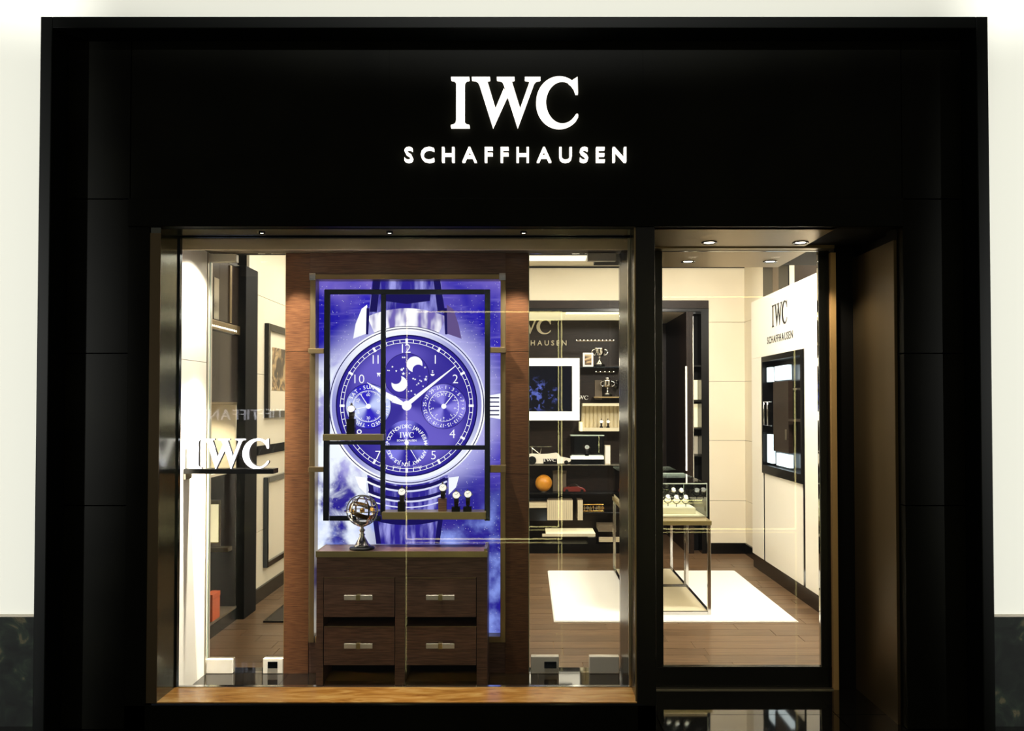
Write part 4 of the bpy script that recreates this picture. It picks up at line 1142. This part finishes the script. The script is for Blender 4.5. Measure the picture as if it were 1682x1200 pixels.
# ================================================================== BACK WALL CABINET WITH ITS COLLECTION
YK = 9.30
bk = thing('display_cabinet', ((XC0+XC1)/2, YB, 0), 'wide dark built-in display cabinet across the back wall, with glowing ceiling, niches and shelves', 'cabinet')
ZS = 2.52
XD0, XD1 = 1.14, 1.22
XCR = WY(1128, 700, YB)[0]
box('top_fascia', M_brown, bk, XC0, XC1, YB, YB+0.05, ZS+0.035, ZC-0.001, 0.002)
box('fascia_lip', M_black, bk, XC0, XC1, YB-0.004, YB+0.05, ZS, ZS+0.034, 0.002)
box('glow_soffit', M_glowcream, bk, XC0+0.02, XD0, YB+0.051, YB+0.93, ZS+0.004, ZS+0.02)  # brightness put into the material; the soffit is no lamp
box('light_strip', M_led, bk, WY(931, 513, YB)[0], XD0, YB+0.052, YB+0.24, ZS-0.001, ZS+0.003)
box('back_panel', M_brown, bk, XC0+0.02, XD0, YK+0.55, YK+0.57, 1.95, ZS+0.003)
box('back_panel', M_brown, bk, XC0+0.02, XD0, YK, YK+0.02, 0.1, 1.98)
box('top_board', M_brown, bk, XC0+0.02, XD0, YK+0.02, YK+0.55, 1.94, 1.949)
box('side_post', M_black, bk, XC0, XC0+0.02, YB, YK+0.57, 0, ZS+0.02)
box('middle_post', M_brown, bk, XD0, XD1, YB+0.002, YK+0.57, 0, ZS+0.034)
box('plinth', M_black, bk, XC0+0.02, XD0, YB+0.01, YK, 0.0, 0.1)
# passage at the right end of the cabinet
box('passage_side', M_brown, bk, XCR, XCR+0.03, YB+0.002, 10.25, 0.0, ZS+0.034)
box('passage_side', M_brown, bk, XD1-0.04, XD1, YK+0.571, 10.25, 0.0, ZS+0.034)
box('passage_ceiling', M_cream, bk, XD1, XCR, YB+0.06, 10.24, ZS+0.001, ZS+0.03)
box('passage_back', M_brown, bk, XD1, XCR, 10.2, 10.25, 0, ZS)
b = MB()
for k in range(46): b.box(XCR-0.006, XCR-0.0005, YB+0.015, YB+0.03, 0.87+k*0.0235, 0.87+k*0.0235+0.015)
tag(b.build('led_row', M_led, bk), kind='stuff')
box('led_channel', M_litframe, bk, XCR-0.012, XCR+0.004, YB-0.002, YB+0.0015, 0.86, 1.95)
box('lit_slot', M_glowcream, bk, WY(1119, 690, 9.6)[0], WY(1126, 690, 9.6)[0], 9.6, 9.64, WY(1122, 711, 9.6)[1], WY(1122, 661, 9.6)[1])
# slim vitrine beside the passage
vx0, vx1 = WY(1142.5, 700, YB)[0], WY(1152.5, 700, YB)[0]
box('vitrine_post', M_brown, bk, XCR+0.031, vx0-0.02, YB, YB+0.3, 0, ZS+0.034)
box('vitrine_trim', M_chrome, bk, vx0-0.028, vx0-0.018, YB-0.006, YB-0.0005, 0.75, ZS-0.05)
box('end_post', M_black, bk, vx1, XC1, YB, YB+0.3, 0, ZS+0.034)
box('vitrine_back', M_matt, bk, vx0-0.02, vx1, YB+0.2, YB+0.22, 0, ZS)
for ya_, yb_ in ((572, 600), (663, 701), (624, 656), (715, 745)):
    z0_, z1_ = WY(1147, yb_, YB+0.19)[1], WY(1147, ya_, YB+0.19)[1]
    box('vitrine_shelf', M_black, bk, vx0-0.019, vx1-0.001, YB+0.02, YB+0.199, z0_-0.02, z0_-0.005)
    if ya_ != 572: box('vitrine_panel', M_glowcream if ya_ != 715 else M_cream, bk, vx0-0.017, vx1-0.003, YB+0.185, YB+0.199, z0_, z1_)
# lettering on the dark back panel of the recess
YT = YK+0.545
b0_, b1_, b2_, b3_ = R(833, 524.5, 905, 548.5, YT)
s0_, s1_, s2_, s3_ = R(812, 559, 930.5, 567, YT)
brand_letters(bk, M_dletter, XZ, b0_, b1_, b2_, b3_, s0_, s1_, s2_, s3_, YT-0.012, YT+0.004)
sb = thing('small_letters', (WY(955, 655, YB)[0], YK, WY(955, 656, YK)[1]), 'tiny pale serif letters right of the lit picture in the back cabinet', 'letters')
q0, q1, q2, q3 = R(946, 649.5, 966, 656, YK-0.01)
brand_letters(sb, M_white, XZ, q0, q1, q2, q3, None, None, None, None, YK-0.01, YK-0.0003)

# lit picture with the blue blossom
YQ = 9.02
lp = thing('lit_picture', (WY(871, 640, YQ)[0], YQ, WY(871, 690, YQ)[1]), 'dark picture of a blue tree in a wide glowing white frame, in the back cabinet', 'picture')
o0, o1, oz0, oz1 = R(790, 588, 952, 690, YQ); i0, i1, iz0, iz1 = R(802, 600.5, 940, 675.5, YQ)
for q in ((o0, i0, oz0, oz1), (i1, o1, oz0, oz1), (i0, i1, oz0, iz0), (i0, i1, iz1, oz1)):
    box('frame_bar', M_litframe, lp, q[0], q[1], YQ, YQ+0.05, q[2], q[3])
ctr = WY(880, 648, YQ)
def tree(N, L, P):
    x, z = xz(N, L, P)
    dx = math_(N, L, 'SUBTRACT', x, ctr[0]); dz = math_(N, L, 'SUBTRACT', z, ctr[1])
    r = math_(N, L, 'SQRT', math_(N, L, 'ADD', math_(N, L, 'MULTIPLY', dx, dx), math_(N, L, 'MULTIPLY', math_(N, L, 'MULTIPLY', dz, dz), 2.2)))
    m = math_(N, L, 'MULTIPLY', smooth(N, L, r, 0.32, 0.12), smooth(N, L, noise(N, L, P, 17, 8, dist=0.6), 0.5, 0.64))
    return mixc(N, L, m, (24, 24, 30), (96, 108, 196))
M_tree = emi('tree_print', tree)
box('print', M_tree, lp, i0, i1, YQ+0.02, YQ+0.03, iz0, iz1)
box('back_board', M_matt, lp, o0, o1, YQ+0.051, YQ+0.07, oz0, oz1)
box('wall_bracket', M_gun, lp, o0+0.2, o1-0.2, YQ+0.071, YK-0.001, oz0+0.2, oz1-0.2)

# shelves of the right column and the long lower shelves
def shelf(x0, y, x1, Yf, Yb_, m=M_gun, th=0.014, nm='shelf'):
    z = WY((x0+x1)/2, y, Yf)[1]
    a, c = WY(x0, y, Yf)[0], WY(x1, y, Yf)[0]
    box(nm, m, bk, a, min(c, XD0-0.001), Yf, Yb_, z-th, z, 0.001); return z
YV = 9.06
zA = shelf(953, 602, 1024, YV, YK)
zB = shelf(976, 651, 1024, YV, YK, M_bronze)
zD = shelf(800, 763, 1024, YV-0.03, YK, M_steel, 0.008)
zE = shelf(800, 809, 1024, YV, YK, M_black)
zF = shelf(800, 819, 900, YV, YK, M_gun, 0.006)
zG = shelf(955, 841, 1024, YV, YK, M_black)
for x0, x1, y in ((947, 1008, 558.5), (979, 1008, 610)):
    z = WY(977, y, YK-0.03)[1]; a, c = WY(x0, y, YK-0.03)[0], WY(x1, y, YK-0.03)[0]
    box('led_rail', M_bulk, bk, a, c, YK-0.03, YK-0.001, z-0.012, z)
    b = MB(); n = int((x1-x0)/6)
    for k in range(n+1): b.box(a+(c-a)*k/n-0.003, a+(c-a)*k/n+0.003, YK-0.035, YK-0.0301, z-0.002, z+0.003)
    tag(b.build('led_row', M_lamp, bk), kind='stuff')
pbx = R(977, 624, 989, 656, YK-0.02)
box('back_tile', M_bulk, bk, pbx[0], pbx[1], YK-0.02, YK-0.001, pbx[2], pbx[3], 0.002)
# ribbed cream niche
nx0, nx1, nz0_, nz1_ = R(957, 662, 1024, 708, YV)
nx1 = min(nx1, XD0-0.002)
box('niche_top', M_sand, bk, nx0, nx1, YV, YK-0.001, nz1_-0.03, nz1_, 0.001)
zN = WY(985, 702.5, YV)[1]
box('niche_floor', M_sand, bk, nx0, nx1, YV, YK-0.001, nz0_, zN, 0.001)
box('niche_cheek', M_glowcream, bk, WY(953, 700, YV)[0], nx0-0.001, YV-0.002, YK-0.001, nz0_, WY(955, 693, YV)[1])
k = 0; x = nx0
while x < nx1-0.01:
    MB().cyl((min(x+0.02, nx1-0.02), YK-0.024, zN), (min(x+0.02, nx1-0.02), YK-0.024, nz1_-0.031), 0.0225, n=14).build('rib', M_rib, bk); x += 0.044; k += 1
# pale slatted panels and the lower shelf, its brightness a glow in the material
def slats(x0, y0, x1, y1, Y, n, label=None):
    X0, X1, Z0, Z1 = R(x0, y0, x1, y1, Y)
    for k in range(n):
        a = X0+(X1-X0)*k/n; c = X0+(X1-X0)*(k+1)/n
        box('slat', M_rib, bk, a, c-0.002, Y, Y+0.02, Z0, Z1)
    box('slat_back', M_bulk, bk, X0, X1, Y+0.0201, YK-0.001, Z0, Z1)
slats(899, 821.5, 941, 854, YB+0.02, 12); slats(949, 821.5, 957.5, 854, YB+0.02, 3)
X0, X1, Z0, Z1 = R(800, 825, 898.5, 834, YB+0.03)
for k in range(3): box('slat', M_rib, bk, X0, X1, YB+0.03, YB+0.05, Z0+(Z1-Z0)*k/3+0.001, Z0+(Z1-Z0)*(k+1)/3-0.001)
box('slat_back', M_bulk, bk, X0, X1, YB+0.0501, YK-0.001, Z0, Z1)
X0, X1, Z0, Z1 = R(984, 882, 1024, 890, YB+0.005)
for k in range(2): box('slat', M_rib, bk, X0, min(X1, XD0-0.001), YB+0.005, YB+0.03, Z0+(Z1-Z0)*k/2+0.001, Z0+(Z1-Z0)*(k+1)/2-0.001)
X0, X1, Z0, Z1 = R(897, 876, 978, 880, YB+0.01)
box('low_shelf', M_glowcream, bk, X0, X1, YB+0.01, YB+0.45, Z1-0.016, Z1)
box('low_shelf_lip', M_sand, bk, X0-0.04, X1, YB+0.004, YB+0.0095, Z1-0.03, Z1)
X0, X1, Z0, Z1 = R(983, 863, 1012, 872, YB+0.02)
box('low_drawer', M_bulk, bk, X0, min(X1, XD0-0.002), YB+0.02, YB+0.3, Z0, Z1, 0.002)
box('drawer_edge', M_steel, bk, X0, min(X1, XD0-0.002), YB+0.014, YB+0.0195, Z0-0.004, Z0+0.006)
X0, X1, Z0, Z1 = R(800, 836, 898, 855, YB+0.03)
box('low_panel', M_gun, bk, X0, X1, YB+0.035, YB+0.05, Z0, Z1)
X0, X1, Z0, Z1 = R(966, 882, 979, 905, YB+0.003)
box('base_block', M_black, bk, X0, X1, YB+0.003, YB+0.2, 0.0, Z1, 0.002)

# trophies, cards and models standing on the shelves
def cup(px_, py_top, zb_, Y, label, s=1.0, dome=False):
    x = WY(px_, 600, Y)[0]; H = WY(px_, py_top, Y)[1]-zb_
    t = thing('trophy', (x, Y, zb_), label, 'trophy', 'trophies in the back cabinet')
    MB().lathe([(0, 0), (0.058*s, 0), (0.058*s, H*0.12), (0.05*s, H*0.13), (0, H*0.131)], x, Y, zb_+0.0003, 20).build('plinth', M_black, t)
    MB().lathe([(0, H*0.132), (0.05*s, H*0.132), (0.036*s, H*0.18), (0.012*s, H*0.3), (0.008*s, H*0.42), (0.018*s, H*0.46), (0.008*s, H*0.5), (0, H*0.5)], x, Y, zb_, 20).build('stem', M_silver, t)
    MB().lathe([(0, H*0.5), (0.02*s, H*0.505), (0.048*s, H*0.58), (0.056*s, H*0.72), (0.05*s, H*0.86), (0.06*s, H*0.92), (0.055*s, H*0.922), (0, H*0.9)], x, Y, zb_, 20).build('bowl', M_silver, t)
    if dome: MB().lathe([(0, H*0.9), (0.03*s, H*0.93), (0.012*s, H*0.97), (0.034*s, H*1.02), (0.03*s, H*1.09), (0, H*1.12)], x, Y, zb_, 20).build('lid', M_silver, t)
    for sg_ in (-1, 1):
        pts = [(x+sg_*(0.05+0.034*sin(radians(a)))*s, Y, zb_+H*(0.72-0.14*cos(radians(a)))) for a in range(0, 181, 20)]
        MB().tube(pts, 0.005*s, 6).build('handle', M_silver, t)
cup(985, 569, zA, 9.16, 'silver two-handled trophy cup beside the small photo card, top right shelf', 1.0)
cup(998, 622, zB, 9.16, 'silver lidded trophy on the bronze shelf below the cup', 0.9, True)
def card(px0, py0_, px1, zb_, Y, label, m=M_white, inner=M_print):
    a, c = WY(px0, 600, Y)[0], WY(px1, 600, Y)[0]; zt__ = WY(px0, py0_, Y)[1]
    t = thing('photo_card', ((a+c)/2, Y, zb_), label, 'card', 'framed cards in the back cabinet')
    f = (c-a)*0.17
    for q in ((a, a+f, zb_+0.0003, zt__), (c-f, c, zb_+0.0003, zt__), (a+f, c-f, zb_+0.0003, zb_+f), (a+f, c-f, zt__-f, zt__)):
        box('frame_bar', m, t, q[0], q[1], Y, Y+0.016, q[2], q[3])
    box('picture', inner, t, a+f, c-f, Y+0.006, Y+0.012, zb_+f, zt__-f)
    MB().box((a+c)/2-0.01, (a+c)/2+0.01, Y+0.0161, Y+0.06, zb_+0.0003, zb_+0.03).build('foot', m, t)
card(957.5, 579, 974.5, zA, 9.075, 'small white-framed photo card left of the trophy cup')
def glassware(px_, py_top, zb_, Y, r, label):
    x = WY(px_, 600, Y)[0]; H = WY(px_, py_top, Y)[1]-zb_
    t = thing('glass_goblet', (x, Y, zb_), label, 'glass')
    MB().lathe([(0, 0), (r*0.8, 0.002), (r*0.15, 0.01), (r*0.12, H*0.4), (r*0.7, H*0.5), (r, H*0.75), (r*0.9, H), (r*0.86, H), (r*0.94, H*0.75), (r*0.6, H*0.52), (0, H*0.45)], x, Y, zb_+0.0003, 20).build('bowl', M_casegl, t)
    MB().ring((x, Y, zb_+H), r*0.9, 0.004, 0.004).build('rim', M_silver, t)
glassware(1012, 625, zB, 9.25, 0.03, 'clear glass goblet right of the lidded trophy')
# two watches in the ribbed niche, one in the glass case
for px_, what in ((987.5, 'left'), (998.5, 'right')):
    x = WY(px_, 695, 9.14)[0]
    watch_stand(x, 9.14, zN+0.0003, 0.034, 0.014, 0.035, 'small dark stand in the ribbed cream niche, '+what+' one', 'stands in the niche', M_black)
    wristwatch(x, 9.10, zN+0.066, 0.017, 'white-dialled wristwatch in the ribbed cream niche, '+what+' one', 'watches in the niche')
gc = thing('glass_case', (WY(965, 750, YV)[0], YV, zD), 'square glass display case with a pale base holding one watch, in the back cabinet', 'case')
g0, g1, g2, g3 = R(938, 714, 992, 762.5, YV)
zc1 = WY(965, 754, YV)[1]; zc2 = WY(965, 749, YV)[1]
box('plinth', M_gun, gc, g0, g1, YV, YV+0.2, zD+0.0004, zc1, 0.002)
box('base_pad', M_litframe, gc, g0+0.003, g1-0.003, YV+0.003, YV+0.197, zc1+0.0003, zc2)
for q in ((g0, g1, YV, YV+0.004), (g0, g1, YV+0.196, YV+0.2), (g0, g0+0.004, YV+0.0041, YV+0.1959), (g1-0.004, g1, YV+0.0041, YV+0.1959)):
    box('glass_pane', M_casegl, gc, *q, zc2+0.0003, g3-0.012)
box('glass_top', M_edge, gc, g0-0.004, g1+0.004, YV-0.004, YV+0.204, g3-0.0115, g3)
x = WY(964, 735, 9.12)[0]
watch_stand(x, 9.12, zc2+0.0003, 0.04, 0.028, 0.045, 'small dark stand inside the glass case', 'stand in the glass case', M_gun)
wristwatch(x, 9.085, WY(964, 734, 9.085)[1], 0.027, 'rose-gold wristwatch with pale dial inside the glass case', 'watch in the glass case', M_dialw, mat('rose_gold', (210, 150, 120), 0.2, 1.0))
card(980, 731, 996, zD, 9.29-0.1, 'small cream-framed card standing right in front of the jar', M_sand, M_bulk) if False else None
cc = thing('photo_card', (WY(1000, 745, YV)[0], YV, zD), 'cream upright card block at the right of the glass case', 'card', 'framed cards in the back cabinet')
a_, c_ = WY(994, 745, YV)[0], WY(1003, 745, YV)[0]; zz_ = WY(998, 731, YV)[1]
box('block', M_sand, cc, a_, c_, YV+0.02, YV+0.09, zD+0.0004, zz_, 0.002)
box('face', M_white, cc, a_+0.004, c_-0.004, YV+0.0185, YV+0.0199, zD+0.01, zz_-0.01)

# white racing car model with black lettering
YM = 9.07
mx0 = WY(858, 755, YM)[0]; mx1 = WY(938, 755, YM)[0]
rc = thing('race_car_model', ((mx0+mx1)/2, YM, zD), 'white racing car model with dark side panel and black wheel, on the long steel shelf', 'model car')
P = lambda a, b_: (WY(a, b_, YM)[0], WY(a, b_, YM)[1])
body = [P(874, 745), P(886, 746), P(900, 745.5), P(914, 743.5), P(918, 746), P(921, 750), P(938, 753.5), P(938, 757), P(930, 761), P(874, 761), P(862, 761), P(862, 747)]
MB().prism(body, XZ, YM, YM+0.09).build('body', M_bright, rc, 0.004)
sp = [P(892.5, 753), P(915, 753), P(915, 762), P(892.5, 762)]
MB().prism(sp, XZ, YM-0.003, YM-0.0003).build('side_panel', M_matt, rc)
u0, u1, u2, u3 = R(893, 753.2, 914, 757.6, YM-0.006)
brand_letters(rc, M_white, XZ, u0, u1, u2, u3, None, None, None, None, YM-0.006, YM-0.0032)
for wx_, wr_ in ((874, 6.8), (930, 3.4)):
    cxw, _ = P(wx_, 757); rr = wr_*YM/F
    w_ = MB().cyl((cxw, YM-0.03, zD+rr+0.001), (cxw, YM-0.004, zD+rr+0.001), rr, n=24).build('wheel', M_matt, rc)
    MB().cyl((cxw, YM-0.032, zD+rr+0.001), (cxw, YM-0.0301, zD+rr+0.001), rr*0.55, n=16).build('hub', M_gun, w_)
MB().tube([(*P(870, 734), 0), (*P(907, 733.5), 0)], 0.004) 
b = MB(); q0, q1 = P(866, 733.8), P(907, 733.4)
b.box(q0[0], q1[0], YM+0.03, YM+0.06, q1[1]-0.003, q1[1]+0.003); b.build('rear_wing', M_silver, rc)
b = MB(); a_, c_ = P(873, 735), P(887, 746)
b.cyl((a_[0], YM+0.045, a_[1]), (c_[0], YM+0.045, c_[1]), 0.005, n=8)
a_ = P(874, 734); d_ = P(874, 746)
b.cyl((a_[0], YM+0.045, a_[1]), (d_[0], YM+0.045, d_[1]), 0.005, n=8)
a_ = P(889, 737); b.cyl((c_[0], YM+0.045, c_[1]), (a_[0], YM+0.045, a_[1]), 0.004, n=8)
b.build('wing_strut', M_silver, rc)

# amber globe, box, red car and movement model
gx, gz = WY(893, 793, 9.13); gr = 13.8*9.13/F
gb = thing('amber_globe', (gx, 9.13, zE), 'glossy amber-orange globe on a small steel foot, in the back cabinet', 'globe')
MB().sphere((gx, 9.13, gz), gr, 32).build('ball', M_amberball, gb)
MB().lathe([(0, 0), (0.03, 0), (0.03, 0.006), (0.012, 0.01), (0.02, max(0.014, gz-gr-zE+0.006)), (0, max(0.015, gz-gr-zE+0.008))], gx, 9.13, zE+0.0003, 20).build('foot', M_steel, gb)
X0, X1, Z0, Z1 = R(908, 772, 930, 809, 9.25)
gx_ = thing('grey_box', ((X0+X1)/2, 9.25, zE), 'plain grey-green upright box behind the amber globe', 'box')
box('body', M_bulk, gx_, X0, X1, 9.22, 9.29, zE+0.0004, Z1-0.03, 0.003)
box('lid', M_bulk, gx_, X0-0.002, X1+0.002, 9.218, 9.292, Z1-0.0295, Z1, 0.003)
YN = 9.1
P = lambda a, b_: (WY(a, b_, YN)[0], WY(a, b_, YN)[1])
rcar = thing('red_car_model', (P(943, 808)[0], YN, zE), 'dark red low model car right of the grey box', 'model car')
MB().prism([P(925, 807), P(926, 801), P(934, 799), P(950, 798.5), P(960, 802), P(963, 806.5), P(960, 807.5)], XZ, YN, YN+0.1).build('body', M_redcar, rcar, 0.004)
MB().prism([P(934, 798.6), P(938, 794.5), P(946, 794.5), P(952, 798.2)], XZ, YN+0.012, YN+0.088).build('cabin', M_brglass, rcar, 0.003)
for wx_ in (931, 956):
    x = P(wx_, 807)[0]
    for dy in (-0.006, 0.09): MB().cyl((x, YN+dy, zE+0.0175), (x, YN+dy+0.016, zE+0.0175), 0.017, n=18).build('wheel', M_matt, rcar)
YE = 9.1
X0, X1, Z0, Z1 = R(957.5, 828, 992, 840.8, YE)
mv = thing('movement_model', ((X0+X1)/2, YE, zG), 'gold and silver mechanical model in a dark niche of the back cabinet', 'model')
box('base_plate', M_gold, mv, X0, X1, YE, YE+0.1, zG+0.0004, zG+0.012, 0.002)
box('top_bridge', M_gold, mv, X0, X1, YE+0.02, YE+0.08, Z1-0.012, Z1, 0.002)
rr = random.Random(3)
for k in range(7):
    x = X0+0.018+(X1-X0-0.036)*k/6; r = rr.uniform(0.012, 0.024)
    zc = rr.uniform(zG+0.03, Z1-0.03)
    pts = [(x+(r if j % 2 == 0 else r*0.84)*cos(2*pi*j/24), zc+(r if j % 2 == 0 else r*0.84)*sin(2*pi*j/24)) for j in range(24)]
    MB().prism(pts, XZ, YE+0.005+0.01*(k % 3), YE+0.011+0.01*(k % 3)).build('gear', (M_gold, M_silver, M_brass)[k % 3], mv)
    MB().cyl((x, YE, zG+0.0121), (x, YE, Z1-0.0121), 0.003, n=8).build('pillar', M_silver, mv)
# small lamps inside the cabinet
lamp('cabinet_beam', 'AREA', (0.3, 9.14, ZS-0.02), (0.3, 9.2, 0.5), 5, SOFT, shape='RECTANGLE', size=1.6, size_y=0.1)
clt = thing('ceiling_light', (0.35, 8.35, CEIL), 'long flush light panel in the shop ceiling, seen over the right inner glass', 'light')
q0 = WY(868, 420, 8.35)[0]; q1 = WY(963, 420, 8.35)[0]
box('diffuser', M_litframe, clt, -0.6, q1, 8.2, 8.5, CEIL-0.012, CEIL-0.004)
for q in ((-0.62, q1+0.02, 8.18, 8.1995), (-0.62, q1+0.02, 8.5005, 8.52), (-0.62, -0.6005, 8.2, 8.5), (q1+0.0005, q1+0.02, 8.2, 8.5)):
    box('frame', M_white, clt, *q, CEIL-0.016, CEIL-0.0005)

# ================================================================== the shop entrance opposite, outlined with LED tubes (seen mirrored in the glass)
def led_frame(x0, x1, z1, y, label):
    t = thing('led_doorway', ((x0+x1)/2, y, 0.0), label, 'light')
    M = M_tube
    r = 0.008
    for p, q in (((x0, y, 0.02), (x0, y, z1)), ((x1, y, 0.02), (x1, y, z1)), ((x0, y, z1), (x1, y, z1)), ((x0, y, 0.02), (x1, y, 0.02))):
        MB().cyl(p, q, r, n=8).build('led_tube', M, t)
        p2, q2 = Vector(p)-Vector((0, 0.02, 0)), Vector(q)-Vector((0, 0.02, 0))
        MB().box(min(p2.x, q2.x)-0.012, max(p2.x, q2.x)+0.012, y-0.03, y-0.009, min(p2.z, q2.z)-(0.012 if p2.z != q2.z or p2.z > 1 else 0.0), max(p2.z, q2.z)+0.012).build('channel', M_gun, t)
M_tube = mat('led_tube', (255, 246, 190), emit=(255, 240, 160), es=15.0)
led_frame(-1.37, 0.40, 2.61, -1.1, 'warm led tube outlining the shop doorway opposite, left one')
led_frame(1.63, 3.31, 2.88, -1.1, 'warm led tube outlining the show window opposite, right one')

M_oppo = mat('opposite_sign_light', (255, 255, 255), emit=(240, 240, 255), es=9.0)
os_ = thing('shop_sign', (-3.56, -1.1, 1.37), 'small glowing white lettering opposite, mirrored faintly in the left of the window glass', 'sign')
x = -3.05
for chs in 'TIFFANY & CO':
    if chs == ' ': x -= 0.05; continue
    v, f = text_geo(chs, extrude=0.02); b0_ = text_bounds(chs); k = 0.125/0.72
    MB().add([(x-(p[0]-b0_[0])*k, -1.1+p[2]*0.3, 1.375+p[1]*k) for p in v], f).build('letter', M_oppo, os_)
    x -= (b0_[1]-b0_[0])*k+0.022
box('rail', M_gun, os_, x-0.03, -3.02, -1.125, -1.108, 1.36, 1.372)
for xx in (-3.1, x+0.06): MB().cyl((xx, -1.116, 1.372), (xx, -1.116, 3.4), 0.006, n=8).build('hanger', M_gun, os_)
